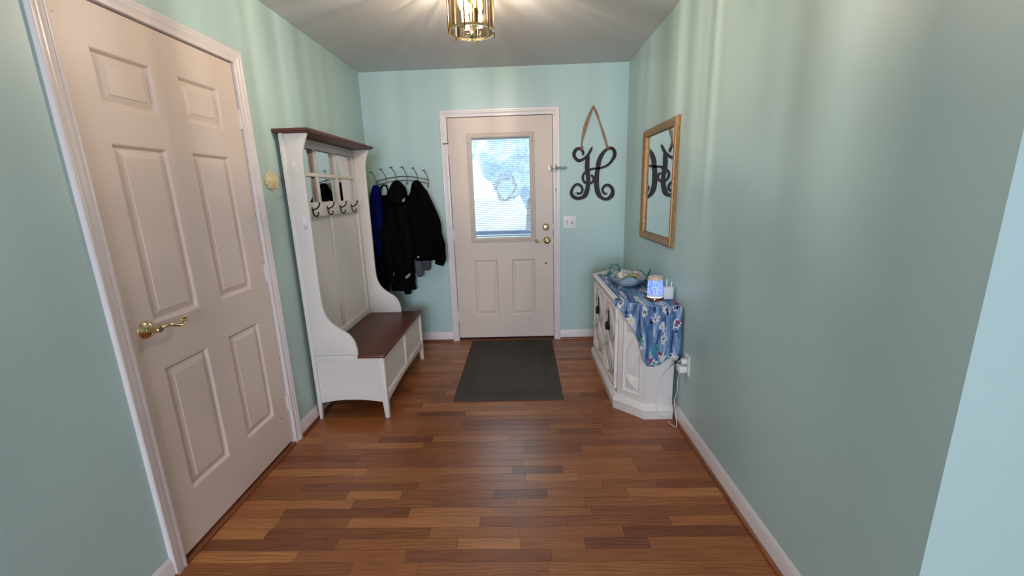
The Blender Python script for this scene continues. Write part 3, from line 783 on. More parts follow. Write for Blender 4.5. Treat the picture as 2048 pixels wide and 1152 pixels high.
for x in CRX:
    zt, zb = arc(x, 1.520, 1.556), arc(x, 1.487, 1.522)
    m = MB()
    p = spline([(x, yr - 0.004, zb - 0.004), (x, yr - 0.005, zt), (x - 0.004, yr - 0.014, zt + 0.030), (x - 0.014, yr - 0.040, zt + 0.060), (x - 0.022, yr - 0.062, zt + 0.078)], 20)
    m.tube(p, 0.0032, 8)
    q = Vector(p[-1]); m.tube([q + Vector((-0.014, 0, -0.002)), q, q + Vector((0.014, 0, 0.002))], [0.0045, 0.004, 0.0045], 8)
    p = spline([(x, yr - 0.005, zb), (x, yr - 0.007, zb - 0.022), (x, yr - 0.022, zb - 0.036), (x, yr - 0.040, zb - 0.026), (x, yr - 0.042, zb - 0.010)], 18)
    m.tube(p, 0.0032, 8)
    obj('hook', m, MAT['pewter'], e)

# ------------------------------------------------------------------ coats
def cloth(name, c, rough=0.85, sheen=0.15):
    t = NT(name); v = t.coord()
    n = t.noise(v, 9, 4)
    t.base(t.ramp(n, [(0.3, tuple(q * 0.7 for q in c[:3]) + (1,)), (0.7, tuple(q * 1.25 for q in c[:3]) + (1,))]), rough, 0, 0.06)
    t.bump(t.noise(t.coord(scale=(2.2, 2.2, 0.5)), 14, 4, 0.6), 0.5, 0.02)
    return t.m
MAT['blk'] = cloth('black_nylon', lin(5, 4, 5), 0.7)
MAT['blk2'] = cloth('black_softshell', lin(4, 4, 4), 0.85)
MAT['blue'] = cloth('royal_blue_fabric', lin(10, 18, 92), 0.85)
MAT['navy'] = cloth('navy_fabric', lin(12, 14, 26), 0.85)
MAT['greyknit'] = cloth('grey_knit', lin(92, 90, 98), 0.9)
def garment(mb, secs, rows=34, seg=44, nf=7, amp=0.10, ph=0.0, wob=0.011):
    """secs: (z, x0, x1, yfront, yback)"""
    S = spline(secs, rows); rings = []
    for i, (z, x0, x1, yf, yb) in enumerate(S):
        s = i / rows
        xc, hw, ym, hd = (x0 + x1) / 2, max((x1 - x0) / 2, 0.004), (yf + yb) / 2, max((yb - yf) / 2, 0.004)
        r = []
        for k in range(seg):
            a = 2 * PI * k / seg
            ca, sa = math.cos(a), math.sin(a)
            px = math.copysign(abs(ca) ** 0.8, ca); py = math.copysign(abs(sa) ** 0.8, sa)
            fold = amp * min(1, 0.25 + s * 1.2) * (math.sin(nf * a + ph + 1.3 * math.sin(3 * s + ph)) * 0.6 + math.sin(2 * nf * a + 2.1 * ph + 4 * s) * 0.3)
            q = Vector((xc + hw * px * (1 + fold * 0.35), ym + hd * py * (1 + fold), z))
            nn = mnoise.noise(Vector((q.x * 13, ph * 3 + q.y * 9, q.z * 7))) + 0.6 * mnoise.noise(Vector((q.x * 34, ph * 3, q.z * 16)))
            q += Vector((ca * nn * wob, sa * nn * wob * 1.6, 0.4 * wob * mnoise.noise(Vector((a * 1.7, ph, z * 4)))))
            if q.y > YB - 0.006: q.y = YB - 0.006
            r.append(q)
        rings.append(r)
    mb.loft(rings); return mb
def sleeve(mb, pts, rs, flat=0.6, n=26, ph=0):
    P = spline([tuple(p) + (r,) for p, r in zip(pts, rs)], n)
    P = [(a, b, c, r * (1 + 0.07 * math.sin(i * 0.95 + ph))) for i, (a, b, c, r) in enumerate(P)]
    mb.tube([q[:3] for q in P], [q[3] for q in P], 18, flat=flat, up=(0, 1, 0)); return mb
yb = YB - 0.008
# royal blue coat, hung at the leftmost hook
e = thing('blue_coat', 'royal blue coat hanging from the leftmost hook, half behind the bench', 'coat', (-1.29, YB - 0.06, 0.62), 'coats on the wire rack')
obj('coat_body', garment(MB(), [(1.488, -1.300, -1.272, 3.715, 3.76), (1.46, -1.318, -1.258, 3.705, 3.78), (1.36, -1.335, -1.245, 3.69, yb), (1.20, -1.345, -1.238, 3.685, yb), (1.0, -1.345, -1.240, 3.685, yb), (0.86, -1.345, -1.250, 3.69, yb)], ph=0.4, nf=5, amp=0.16), MAT['blue'], e)
obj('coat_skirt', garment(MB(), [(0.90, -1.340, -1.254, 3.695, yb), (0.75, -1.345, -1.252, 3.69, yb), (0.60, -1.340, -1.250, 3.69, yb), (0.52, -1.335, -1.262, 3.70, yb)], ph=1.4, nf=5, amp=0.14, rows=16), MAT['navy'], e)
# looped strap at hook 2
m = MB(); LP = []
for i in range(33):
    a = 2 * PI * i / 32
    LP.append((-1.213 + 0.034 * math.cos(a), 3.735 + 0.012 * math.sin(a), 1.432 + 0.056 * math.sin(a)))
m.tube(LP, 0.0105, 10, flat=0.7)
sl = thing('looped_strap', 'black bag strap with a loop hanging between blue coat and hooded coat', 'strap', (-1.22, 3.735, 0.80))
obj('loop', m, MAT['blk'], sl)
obj('bag_body', garment(MB(), [(1.40, -1.230, -1.190, 3.72, 3.78), (1.25, -1.246, -1.185, 3.70, yb), (1.0, -1.252, -1.19, 3.69, yb), (0.78, -1.262, -1.195, 3.69, yb), (0.70, -1.255, -1.20, 3.70, yb)], ph=2.2, nf=4, amp=0.12, rows=22), MAT['blk2'], sl)
obj('buckle', MB().box(-1.234, -1.222, 3.678, 3.686, 1.020, 1.042), MAT['steel'], sl, bevel=0.002)
obj('buckle', MB().box(-1.238, -1.228, 3.676, 3.684, 0.930, 0.944), MAT['steel'], sl, bevel=0.002)
# black hooded coat
e = thing('hooded_coat', 'long black hooded winter coat hanging in the middle of the rack', 'coat', (-1.11, YB - 0.08, 0.51), 'coats on the wire rack')
obj('coat_body', garment(MB(), [(1.42, -1.165, -1.030, 3.665, 3.76), (1.34, -1.200, -0.990, 3.64, yb), (1.22, -1.222, -0.975, 3.625, yb), (1.05, -1.228, -0.975, 3.62, yb), (0.88, -1.232, -0.985, 3.62, yb), (0.72, -1.236, -0.998, 3.625, yb), (0.60, -1.225, -1.000, 3.63, yb), (0.548, -1.210, -0.998, 3.64, yb)], ph=3.0, nf=5, amp=0.09, rows=44), MAT['blk'], e)
obj('hood', garment(MB(), [(1.522, -1.108, -1.082, 3.70, 3.75), (1.505, -1.128, -1.056, 3.685, 3.77), (1.46, -1.150, -1.022, 3.655, 3.78), (1.40, -1.172, -1.000, 3.625, 3.78), (1.35, -1.180, -0.992, 3.610, 3.78), (1.315, -1.172, -1.002, 3.615, 3.77), (1.302, -1.150, -1.030, 3.635, 3.76)], ph=0.9, nf=3, amp=0.09, rows=26), MAT['blk'], e)
obj('sleeve', sleeve(MB(), [(-1.140, 3.69, 1.38), (-1.198, 3.645, 1.08), (-1.200, 3.640, 0.80), (-1.185, 3.645, 0.62)], [0.015, 0.052, 0.046, 0.040], 0.6), MAT['blk'], e)
obj('sleeve', sleeve(MB(), [(-1.06, 3.69, 1.36), (-1.02, 3.640, 1.05), (-1.025, 3.635, 0.80), (-1.05, 3.64, 0.66)], [0.015, 0.05, 0.045, 0.040], 0.6, ph=2), MAT['blk'], e)
obj('hem_flap', garment(MB(), [(0.60, -1.115, -1.040, 3.66, 3.74), (0.54, -1.110, -1.044, 3.665, 3.73), (0.508, -1.105, -1.048, 3.67, 3.73)], ph=0.2, nf=3, amp=0.08, rows=10), MAT['blk2'], e)
t = NT('grey_patch_print'); t.base(t.ramp(t.noise(t.coord(), 60, 3), [(0.4, lin(70, 72, 80)), (0.6, lin(160, 165, 178))]), 0.8); MAT['patch'] = t.m
obj('hood_label', MB().prism([(-1.026, 1.358), (-0.996, 1.374), (-1.002, 1.346), (-1.020, 1.336)], F((0, 3.612, 0), (1, 0, 0), (0, 0, 1), (0, -1, 0)), 0, 0.006), MAT['patch'], e)
obj('cuff_lining', MB().prism([(-1.058, 0.690), (-1.010, 0.722), (-1.002, 0.710), (-1.03, 0.672), (-1.056, 0.668)], F((0, 3.612, 0), (1, 0, 0), (0, 0, 1), (0, -1, 0)), 0, 0.01), MAT['patch'], e, bevel=0.003)
obj('zip_pull', MB().prism([(-1.160, 0.70), (-1.152, 0.735), (-1.147, 0.725), (-1.154, 0.698)], F((0, 3.606, 0), (1, 0, 0), (0, 0, 1), (0, -1, 0)), 0, 0.006), MAT['steel'], e)
# grey garment below the jacket
e = thing('grey_sweater', 'grey knit garment peeking out below the black jacket', 'sweater', (-0.92, YB - 0.05, 0.66), 'coats on the wire rack')
obj('sweater_body', garment(MB(), [(0.98, -0.985, -0.85, 3.705, yb), (0.84, -0.982, -0.846, 3.70, yb), (0.76, -0.93, -0.852, 3.70, yb), (0.715, -0.915, -0.86, 3.71, yb)], ph=1.0, nf=5, amp=0.15, rows=18), MAT['greyknit'], e)
obj('sleeve', sleeve(MB(), [(-0.955, 3.70, 0.92), (-0.952, 3.695, 0.80), (-0.945, 3.695, 0.70), (-0.942, 3.70, 0.668)], [0.034, 0.034, 0.03, 0.027], 0.6), MAT['greyknit'], e)
# black jacket
e = thing('black_jacket', 'short black jacket hanging by its collar nearest the front door', 'jacket', (-0.88, YB - 0.08, 0.77), 'coats on the wire rack')
obj('jacket_body', garment(MB(), [(1.518, -0.930, -0.902, 3.70, 3.75), (1.495, -0.950, -0.878, 3.69, 3.77), (1.44, -0.972, -0.848, 3.67, 3.785), (1.36, -1.000, -0.815, 3.65, yb), (1.26, -1.015, -0.780, 3.63, yb), (1.10, -1.020, -0.760, 3.62, yb), (0.95, -1.010, -0.752, 3.615, yb), (0.86, -0.990, -0.760, 3.615, yb), (0.822, -0.970, -0.785, 3.625, yb)], ph=5.0, nf=4, amp=0.08, rows=42), MAT['blk2'], e)
obj('sleeve', sleeve(MB(), [(-0.845, 3.70, 1.43), (-0.782, 3.668, 1.22), (-0.755, 3.655, 1.05), (-0.738, 3.65, 0.92), (-0.740, 3.65, 0.83), (-0.752, 3.655, 0.782)], [0.015, 0.046, 0.050, 0.052, 0.049, 0.042], 0.6, ph=1), MAT['blk2'], e)
obj('collar', garment(MB(), [(1.50, -0.945, -0.885, 3.68, 3.76), (1.45, -0.965, -0.862, 3.655, 3.76), (1.415, -0.955, -0.872, 3.66, 3.75)], ph=0.3, nf=4, amp=0.1, rows=10), MAT['blk2'], e)
obj('pocket_tag', MB().prism([(-0.935, 0.866), (-0.915, 0.872), (-0.912, 0.858), (-0.93, 0.852)], F((0, 3.604, 0), (1, 0, 0), (0, 0, 1), (0, -1, 0)), 0, 0.006), MAT['patch'], e)

# ------------------------------------------------------------------ letter H monogram and ribbon
HS = [[[0.542,1.69,0.018],[0.543,1.707,0.021],[0.537,1.725,0.022],[0.523,1.737,0.023],[0.502,1.744,0.025],[0.478,1.731,0.03],[0.463,1.7,0.031],[0.476,1.665,0.027],[0.505,1.643,0.027],[0.537,1.65,0.023],[0.566,1.668,0.023],[0.59,1.695,0.023],[0.607,1.725,0.021],[0.62,1.75,0.014]],
[[0.585,1.690,0.022],[0.583,1.665,0.034],[0.58,1.624,0.039],[0.579,1.576,0.04],[0.585,1.528,0.038],[0.59,1.48,0.036],[0.588,1.432,0.039],[0.579,1.384,0.042],[0.562,1.343,0.04],[0.535,1.326,0.031],[0.495,1.321,0.03],[0.459,1.337,0.032],[0.442,1.368,0.028],[0.449,1.402,0.024],[0.472,1.433,0.022],[0.501,1.442,0.023],[0.529,1.424,0.023],[0.539,1.395,0.021],[0.532,1.37,0.021],[0.512,1.361,0.02],[0.49,1.366,0.023]],
[[0.599,1.561,0.022],[0.626,1.571,0.019],[0.661,1.571,0.018],[0.7,1.576,0.019],[0.739,1.588,0.021],[0.773,1.61,0.022],[0.801,1.645,0.026],[0.817,1.68,0.032],[0.813,1.713,0.03],[0.792,1.736,0.026],[0.76,1.736,0.021],[0.736,1.721,0.025],[0.712,1.695,0.032],[0.693,1.662,0.038],[0.679,1.621,0.04],[0.673,1.573,0.039],[0.666,1.526,0.04],[0.663,1.478,0.043],[0.664,1.43,0.043],[0.672,1.381,0.045],[0.688,1.344,0.039],[0.709,1.321,0.029],[0.742,1.306,0.026],[0.774,1.313,0.031],[0.801,1.34,0.038],[0.808,1.372,0.031],[0.797,1.404,0.028],[0.767,1.427,0.024],[0.737,1.422,0.023],[0.718,1.396,0.022],[0.724,1.367,0.021],[0.739,1.353,0.021],[0.753,1.355,0.019]],
[[0.599,1.554,0.019],[0.57,1.546,0.019],[0.548,1.525,0.021],[0.542,1.496,0.022],[0.553,1.464,0.022],[0.581,1.446,0.021],[0.611,1.448,0.02],[0.633,1.464,0.021],[0.638,1.488,0.022],[0.627,1.508,0.021],[0.613,1.514,0.016]]]
def stroke(m, pts, fr, c0, c1, n=10):
    P = spline([tuple(q) for q in pts], (len(pts) - 1) * 5)
    L, Rr = [], []
    for i, (x, z, w_) in enumerate(P):
        a = P[max(i - 1, 0)]; b = P[min(i + 1, len(P) - 1)]
        d = Vector((b[0] - a[0], b[1] - a[1])).normalized(); nx, nz = -d.y, d.x
        L.append((x + nx * w_ / 2, z + nz * w_ / 2)); Rr.append((x - nx * w_ / 2, z - nz * w_ / 2))
    def capend(i, sgn):
        x, z, w_ = P[i]; a = P[max(i - 1, 0)]; b = P[min(i + 1, len(P) - 1)]
        d = Vector((b[0] - a[0], b[1] - a[1])).normalized() * sgn
        base = math.atan2(d.y, d.x)
        return [(x + w_ / 2 * math.cos(base + t_), z + w_ / 2 * math.sin(base + t_)) for t_ in (-1.0, -0.5, 0, 0.5, 1.0)]
    # ribbon as quads plus rounded caps
    k = len(P)
    vs = [fr.p(*q, c1) for q in L] + [fr.p(*q, c1) for q in Rr] + [fr.p(*q, c0) for q in L] + [fr.p(*q, c0) for q in Rr]
    fs_ = []
    for i in range(k - 1):
        fs_ += [(i, i + 1, k + i + 1, k + i), (2 * k + i, 3 * k + i, 3 * k + i + 1, 2 * k + i + 1), (i, 2 * k + i, 2 * k + i + 1, i + 1), (k + i, k + i + 1, 3 * k + i + 1, 3 * k + i)]
    fs_ += [(0, k, 3 * k, 2 * k), (k - 1, 3 * k - 1, 4 * k - 1, 2 * k - 1)]
    m.add(vs, fs_)
    for i, sgn in ((0, -1), (k - 1, 1)):
        cpn = capend(i, sgn); m.prism(cpn, fr, c0, c1)
e = thing('letter_monogram', 'dark bronze script letter H monogram hung by a ribbon', 'wall decor', (0.63, YB, 1.30))
m = MB()
for i, s in enumerate(HS): stroke(m, s, FBACK, 0.004, 0.0105 - 0.0004 * i)
t = NT('dark_bronze'); t.base(t.ramp(t.noise(t.coord(), 6, 3), [(0.3, lin(24, 16, 16)), (0.7, lin(36, 25, 23))]), 0.45, 0.0, 0.22); MAT['bronze'] = t.m
obj('letter_plate', m, MAT['bronze'], e, smooth=0)
RIB = [[(0.626, 2.084, 0.0121), (0.607, 2.041, 0.0203), (0.585, 1.988, 0.0274), (0.563, 1.931, 0.0304), (0.548, 1.874, 0.0274), (0.534, 1.816, 0.0162), (0.528, 1.773, 0.0121), (0.526, 1.736, 0.0182)], [(0.626, 2.084, 0.0121), (0.649, 2.036, 0.0182), (0.673, 1.978, 0.0142), (0.694, 1.919, 0.0142), (0.715, 1.86, 0.0203), (0.735, 1.801, 0.0182), (0.748, 1.758, 0.0162), (0.757, 1.728, 0.0203)]]
t = NT('brown_satin_ribbon'); t.base(t.ramp(t.noise(t.coord(scale=(1, 1, 0.2)), 60, 3), [(0.3, lin(120, 84, 52)), (0.7, lin(158, 116, 78))]), 0.5, 0, 0.5); MAT['ribbon'] = t.m
rib = MB()
for s in RIB: stroke(rib, s, FBACK, 0.011, 0.0125)
for (x, z) in ((0.526, 1.748), (0.757, 1.742)):
    rib.tube([FBACK.p(x - 0.012, z, 0.014), FBACK.p(x, z + 0.004, 0.017), FBACK.p(x + 0.012, z, 0.014)], [0.007, 0.010, 0.007], 10)
    rib.tube([FBACK.p(x + 0.004, z, 0.014), FBACK.p(x + 0.02, z + 0.010, 0.014)], [0.006, 0.003], 8)
obj('ribbon', rib, MAT['ribbon'], e)
obj('nail', MB().lathe([(0.0001, 0), (0.002, 0), (0.002, 0.016), (0.0045, 0.017), (0.0045, 0.019), (0.0001, 0.0195)], FBACK.p(0.626, 2.083, 0), (0, -1, 0), 10), MAT['steel'], e)

# ------------------------------------------------------------------ framed mirror on the right wall
t = NT('gold_brown_frame'); v = t.coord()
t.base(t.ramp(t.noise(t.coord(scale=(1, 1, 1)), 60, 5, 0.7), [(0.3, lin(122, 86, 48)), (0.7, lin(176, 134, 84))]), 0.42, 0.35, 0.5); MAT['frame'] = t.m
MY0, MY1, MZ0, MZ1 = 2.555, 3.232, 1.028, 1.797
e = thing('wall_mirror', 'rectangular wall mirror in a gold-brown wooden frame on the right wall', 'mirror', (XR - 0.015, (MY0 + MY1) / 2, MZ0))
m = MB()
FP = [(0, 0.0005), (0, 0.020), (0.003, 0.024), (0.006, 0.026), (0.008, 0.034), (0.014, 0.037), (0.024, 0.034), (0.034, 0.026), (0.040, 0.024), (0.044, 0.026), (0.050, 0.022), (0.052, 0.014), (0.052, 0.0005)]
ring(m, FRIGHT, MY0, MY1, MZ0, MZ1, [(a_, b_ * 0.78) for a_, b_ in FP])
obj('frame', m, MAT['frame'], e, smooth=25)
obj('mirror_glass', MB().boxf(FRIGHT, MY0 + 0.0525, MY1 - 0.0525, MZ0 + 0.0525, MZ1 - 0.0525, 0.0008, 0.003), MAT['mirror'], e)

# ------------------------------------------------------------------ carved cabinet
CW = worn_paint('chalk_white_paint', lin(226, 218, 212), lin(150, 125, 105), 0.6, -0.05)
CB = 0.896
CZ = 0.722
def octo(i, back=0.0):
    """plan outline; i = inset from the plinth outline"""
    k = i * 0.414
    return [(CB - back, 2.33 + i), (0.72 + k, 2.33 + i), (0.56 + i, 2.488 + k), (0.56 + i, 3.357 - k), (0.72 + k, 3.515 - i), (CB - back, 3.515 - i)]
e = thing('carved_cabinet', 'whitewashed carved cabinet with angled corners against the right wall', 'cabinet', (0.74, 2.92, 0))
def stack(levels):
    m = MB(); m.loft([[Vector((x, y, z)) for x, y in octo(i)] for i, z in levels]); return m
obj('plinth', stack([(0.004, 0), (0.004, 0.050), (0.0, 0.054), (0.0, 0.062), (0.006, 0.070), (0.012, 0.084), (0.024, 0.092), (0.024, 0.095)]), CW, e, bevel=0.0012)
obj('body', stack([(0.030, 0.095), (0.030, 0.680)]), CW, e, bevel=0.002)
obj('top', stack([(0.022, 0.680), (0.014, 0.690), (0.010, 0.694), (0.010, 0.700), (0.004, 0.704), (0.003, 0.716), (0.008, CZ)]), CW, e, bevel=0.001)
# doors on the front face
FCF = F((0.590, 0, 0), (0, 1, 0), (0, 0, 1), (-1, 0, 0))
def ribbon_tube(m, pts, r, fr):
    m.tube([fr.p(*q) for q in pts], r, 8, flat=0.7, up=fr.n)
for y0, y1 in ((2.522, 2.920), (2.926, 3.324)):
    d = obj('cabinet_door', MB().rects(FCF, y0, y1, 0.118, 0.662, [(0, -0.001), (0, 0.014), (0.003, 0.018), (0.022, 0.018), (0.030, 0.012), (0.034, 0.008)]), CW, e)
    cxx = (y0 + y1) / 2; zz0, zz1 = 0.155, 0.625; hwid = (y1 - y0) / 2 - 0.036; h_ = zz1 - zz0
    m = MB()
    for sgn in (-1, 1):
        pts = []
        for i in range(41):
            u = i / 40
            pts.append((cxx + sgn * hwid * 0.92 * math.sin(2 * PI * u) * 0.98, zz0 + h_ * u, 0.012))
        ribbon_tube(m, pts, 0.011, FCF)
        ribbon_tube(m, [(q[0] * 0.5 + cxx * 0.5, q[1], 0.010) for q in pts], 0.007, FCF)
    for u in (0.25, 0.75):
        zc = zz0 + h_ * u
        m.prism([(cxx - 0.045, zc), (cxx, zc - 0.075), (cxx + 0.045, zc), (cxx, zc + 0.075)], FCF, 0.007, 0.012)
        k = len(m.v); m.add([FCF.p(cxx - 0.038, zc, 0.012), FCF.p(cxx, zc - 0.066, 0.012), FCF.p(cxx + 0.038, zc, 0.012), FCF.p(cxx, zc + 0.066, 0.012), FCF.p(cxx, zc, 0.026)], [(0, 1, 4), (1, 2, 4), (2, 3, 4), (3, 0, 4)])
    for a, zc in ((y0 + 0.05, zz0 + h_ * 0.5), (y1 - 0.05, zz0 + h_ * 0.5)):
        m.add([FCF.p(a - 0.024, zc, 0.008), FCF.p(a, zc - 0.06, 0.008), FCF.p(a + 0.024, zc, 0.008), FCF.p(a, zc + 0.06, 0.008), FCF.p(a, zc, 0.02)], [(0, 1, 4), (1, 2, 4), (2, 3, 4), (3, 0, 4)])
    obj('carving', m, CW, d, smooth=40)
    hy = cxx - 0.005 if y0 < 2.6 else cxx - 0.03
    m = MB(); hz = 0.505
    pl = [(hy, hz + 0.088), (hy + 0.006, hz + 0.055), (hy + 0.012, hz + 0.025), (hy + 0.022, hz + 0.004), (hy + 0.024, hz - 0.020), (hy + 0.014, hz - 0.044), (hy, hz - 0.052), (hy - 0.014, hz - 0.044), (hy - 0.024, hz - 0.020), (hy - 0.022, hz + 0.004), (hy - 0.012, hz + 0.025), (hy - 0.006, hz + 0.055)]
    m.prism(pl, FCF, 0.018, 0.026)
    m.lathe([(0.0001, 0), (0.010, 0), (0.012, 0.006), (0.008, 0.012), (0.0001, 0.014)], FCF.p(hy, hz + 0.004, 0.026), (-1, 0, 0), 14)
    rg = [(hy + 0.021 * math.sin(a), hz - 0.018 + 0.025 * math.cos(a), 0.034) for a in [2 * PI * i / 24 for i in range(25)]]
    m.tube([FCF.p(*q) for q in rg], 0.0062, 8)
    obj('ring_pull', m, MAT['glassy_black'], d, label='black ring pull on a pointed plate')
for yy in (2.518, 3.328):
    for zc in (0.20, 0.58):
        obj('cabinet_hinge', MB().lathe([(0.0001, -0.022), (0.005, -0.022), (0.005, 0.022), (0.0001, 0.022)], FCF.p(yy, zc, 0.008), (0, 0, 1), 10), CW, e)
# carved panels on the two angled corners
for (p0, p1) in (((0.72 + 0.0124, 2.33 + 0.03), (0.56 + 0.03, 2.488 + 0.0124)), ((0.56 + 0.03, 3.357 - 0.0124), (0.72 + 0.0124, 3.515 - 0.03))):
    a = Vector((p1[0], p1[1], 0)); b = Vector((p0[0], p0[1], 0)); L = (b - a).length; u = (b - a).normalized()
    nrm = Vector((u.y, -u.x, 0))
    if nrm.x > 0: nrm = -nrm
    fr = F(a, u, (0, 0, 1), nrm)
    m = MB(); ring(m, fr, 0.036, L - 0.030, 0.130, 0.650, [(0, -0.0005), (0, 0.006), (0.004, 0.010), (0.012, 0.010), (0.018, 0.004), (0.018, -0.0005)])
    pn = obj('corner_panel', m, CW, e)
    m = MB()
    for zc in (0.205, 0.575):
        c0, c1 = 0.058, L - 0.052
        m.add([fr.p(c0, zc - 0.045, 0.0), fr.p(c1, zc - 0.045, 0.0), fr.p(c1, zc + 0.045, 0.0), fr.p(c0, zc + 0.045, 0.0), fr.p((c0 + c1) / 2, zc, 0.022)], [(0, 1, 4), (1, 2, 4), (2, 3, 4), (3, 0, 4), (3, 2, 1, 0)])
    m.prism([(0.062, 0.39), (L / 2 + 0.003, 0.28), (L - 0.056, 0.39), (L / 2 + 0.003, 0.50)], fr, 0.0, 0.008)
    obj('corner_carving', m, CW, pn, smooth=0)

# ------------------------------------------------------------------ printed table runner draped on the cabinet
def ocean_print():
    t = NT('ocean_print_cotton')
    uvn = t.node('ShaderNodeUVMap'); uvn.uv_map = 'UVMap'
    def mp(scale, loc=(0, 0, 0)):
        m_ = t.node('ShaderNodeMapping'); m_.inputs['Scale'].default_value = scale; m_.inputs['Location'].default_value = loc
        t.link(uvn.outputs[0], m_.inputs['Vector']); return m_.outputs[0]
    st_ = t.noise(mp((34, 5, 1)), 1.0, 4, 0.6, 0.6)
    c = t.ramp(st_, [(0.34, lin(36, 54, 92)), (0.43, lin(66, 96, 138)), (0.52, lin(98, 128, 166)), (0.60, lin(142, 164, 190)), (0.69, lin(200, 206, 214))])
    # motif cells
    def cells(scale, loc, rand=0.9):
        w_ = t.noise(mp((60, 40, 1), loc), 1.0, 2)
        vm = t.node('ShaderNodeVectorMath', operation='MULTIPLY_ADD')
        cb = t.node('ShaderNodeCombineXYZ'); t.link(w_, cb.inputs[0]); t.link(t.noise(mp((60, 40, 1), (5, 9, 0)), 1.0, 2), cb.inputs[1])
        t.link(cb.outputs[0], vm.inputs[0]); vm.inputs[1].default_value = (0.8, 0.8, 0); t.link(mp(scale, loc), vm.inputs[2])
        vo = t.node('ShaderNodeTexVoronoi'); vo.voronoi_dimensions = '2D'; t.link(vm.outputs[0], vo.inputs['Vector']); vo.distance = 'MANHATTAN'; vo.inputs['Scale'].default_value = 1.0; vo.inputs['Randomness'].default_value = rand
        sp_ = t.node('ShaderNodeSeparateColor'); t.link(vo.outputs['Color'], sp_.inputs[0])
        return vo.outputs['Distance'], sp_.outputs[0], sp_.outputs[1]
    def mask(dist, rnd, r, lo, hi):
        a = t.math('LESS_THAN', dist, r); b = t.math('GREATER_THAN', rnd, lo); d = t.math('LESS_THAN', rnd, hi)
        return t.math('MULTIPLY', a, t.math('MULTIPLY', b, d))
    d1_, r1, g1 = cells((15, 10, 1), (0.3, 0.1, 0))
    c = t.mix(mask(d1_, r1, 0.34, 0.0, 0.58), c, lin(214, 210, 206))
    c = t.mix(mask(d1_, r1, 0.12, 0.0, 0.14), c, lin(58, 66, 92))
    c = t.mix(mask(d1_, r1, 0.13, 0.14, 0.24), c, lin(206, 196, 130))
    c = t.mix(mask(d1_, r1, 0.14, 0.24, 0.58), c, lin(74, 84, 110))
    d2_, r2_, g2 = cells((11, 9, 1), (3.3, 4.1, 0))
    star = t.noise(mp((120, 120, 1)), 1.0, 2)
    dd = t.math('ADD', d2_, t.math('MULTIPLY', t.math('SUBTRACT', star, 0.5), 0.9))
    c = t.mix(mask(dd, r2_, 0.34, 0.0, 0.40), c, lin(60, 140, 142))
    c = t.mix(mask(dd, r2_, 0.12, 0.0, 0.40), c, lin(30, 96, 110))
    d3_, r3_, g3 = cells((20, 17, 1), (7.7, 1.2, 0))
    c = t.mix(mask(d3_, r3_, 0.26, 0.0, 0.10), c, lin(150, 44, 92))
    c = t.mix(mask(d3_, r3_, 0.24, 0.90, 1.0), c, lin(28, 36, 66))
    t.base(c, 0.8, 0, 0.25)
    return t.m
MAT['print'] = ocean_print()
zt = CZ + 0.0025
# outline the skirt falls from: angled corner then the near end
eps = 0.006
P0, P1, P2 = Vector((0.5585, 2.4865, 0)), Vector((0.7185, 2.3275, 0)), Vector((0.909, 2.3275, 0))
L1, L2 = (P1 - P0).length, (P2 - P1).length
def outline(s):
    return P0 + (P1 - P0) * (s / L1) if s < L1 else P1 + (P2 - P1) * ((s - L1) / L2)
def onorm(s):
    n1 = Vector((-0.70, -0.71, 0)); n2 = Vector((0, -1, 0))
    k = min(1, max(0, (s - L1 + 0.03) / 0.06)); return (n1 * (1 - k) + n2 * k).normalized()
def drop(s):
    u = s / L1
    if u < 1: return 0.012 + 0.345 * (0.55 * u + 0.45 * u ** 3)
    v = (s - L1) / L2
    return 0.357 + 0.016 * math.sin(v * 7) - 0.030 * v
NS, NQ = 60, 26
m = MB(); uvs = []
rows_ = []
for j in range(NQ + 1):
    q = j / NQ
    r = []
    for i in range(NS + 1):
        s = (L1 + L2) * i / NS
        dz = drop(s) * q
        b = outline(s); n_ = onorm(s)
        fold = 0.011 * q ** 0.8 * (math.sin(s * 62 + 1.2) * 0.7 + math.sin(s * 31 + 0.4) * 0.6 + 0.5)
        roll_ = 0.004 * (1 - math.exp(-dz / 0.006))
        p = b + n_ * (roll_ + max(fold, -0.002) + 0.004 * q)
        p.z = zt - dz
        if p.x > 0.917: p.x = 0.917
        r.append(p); uvs.append((s + 0.05, -dz))
    rows_.append(r)
k0 = len(m.v); W = NS + 1
m.v += [q for r in rows_ for q in r]
for j in range(NQ):
    for i in range(NS): m.f.append((j * W + i, j * W + i + 1, (j + 1) * W + i + 1, (j + 1) * W + i))
# top sheet: rows from the outline towards the far end
NT_ = 40
base_row = [j for j in range(W)]
prev = base_row
for j in range(1, NT_ + 1):
    u = j / NT_
    cur = []
    for i in range(W):
        s = (L1 + L2) * i / NS
        b = outline(s)
        fx = 0.588 + (0.909 - 0.588) * (i / NS) + 0.006 * math.sin(u * 9)
        tgt = Vector((fx, 3.30 + 0.03 * math.sin(i * 0.2), 0))
        p = b.lerp(tgt, u)
        p.x = max(p.x, 0.5935 if p.y > 2.53 else p.x)
        p.z = zt + 0.0012 * max(0, math.sin(p.x * 40 + p.y * 13)) 
        cur.append(len(m.v)); m.v.append(p); uvs.append((s * (1 - u * 0.2) + 0.05, (p - b).length))
    for i in range(NS): m.f.append((prev[i + 1], prev[i], cur[i], cur[i + 1]))
    prev = cur
run = obj('table_runner', m, MAT['print'], smooth=70)
me = run.data
uvl = me.uv_layers.new(name='UVMap')
for lp in me.loops: uvl.data[lp.index].uv = uvs[lp.vertex_index]
md = run.modifiers.new('thickness', 'SOLIDIFY'); md.thickness = 0.0016; md.offset = 0
tag(run, 'blue ocean-print cloth runner draped over the white cabinet', 'table runner')
ztop = CZ + 0.0065

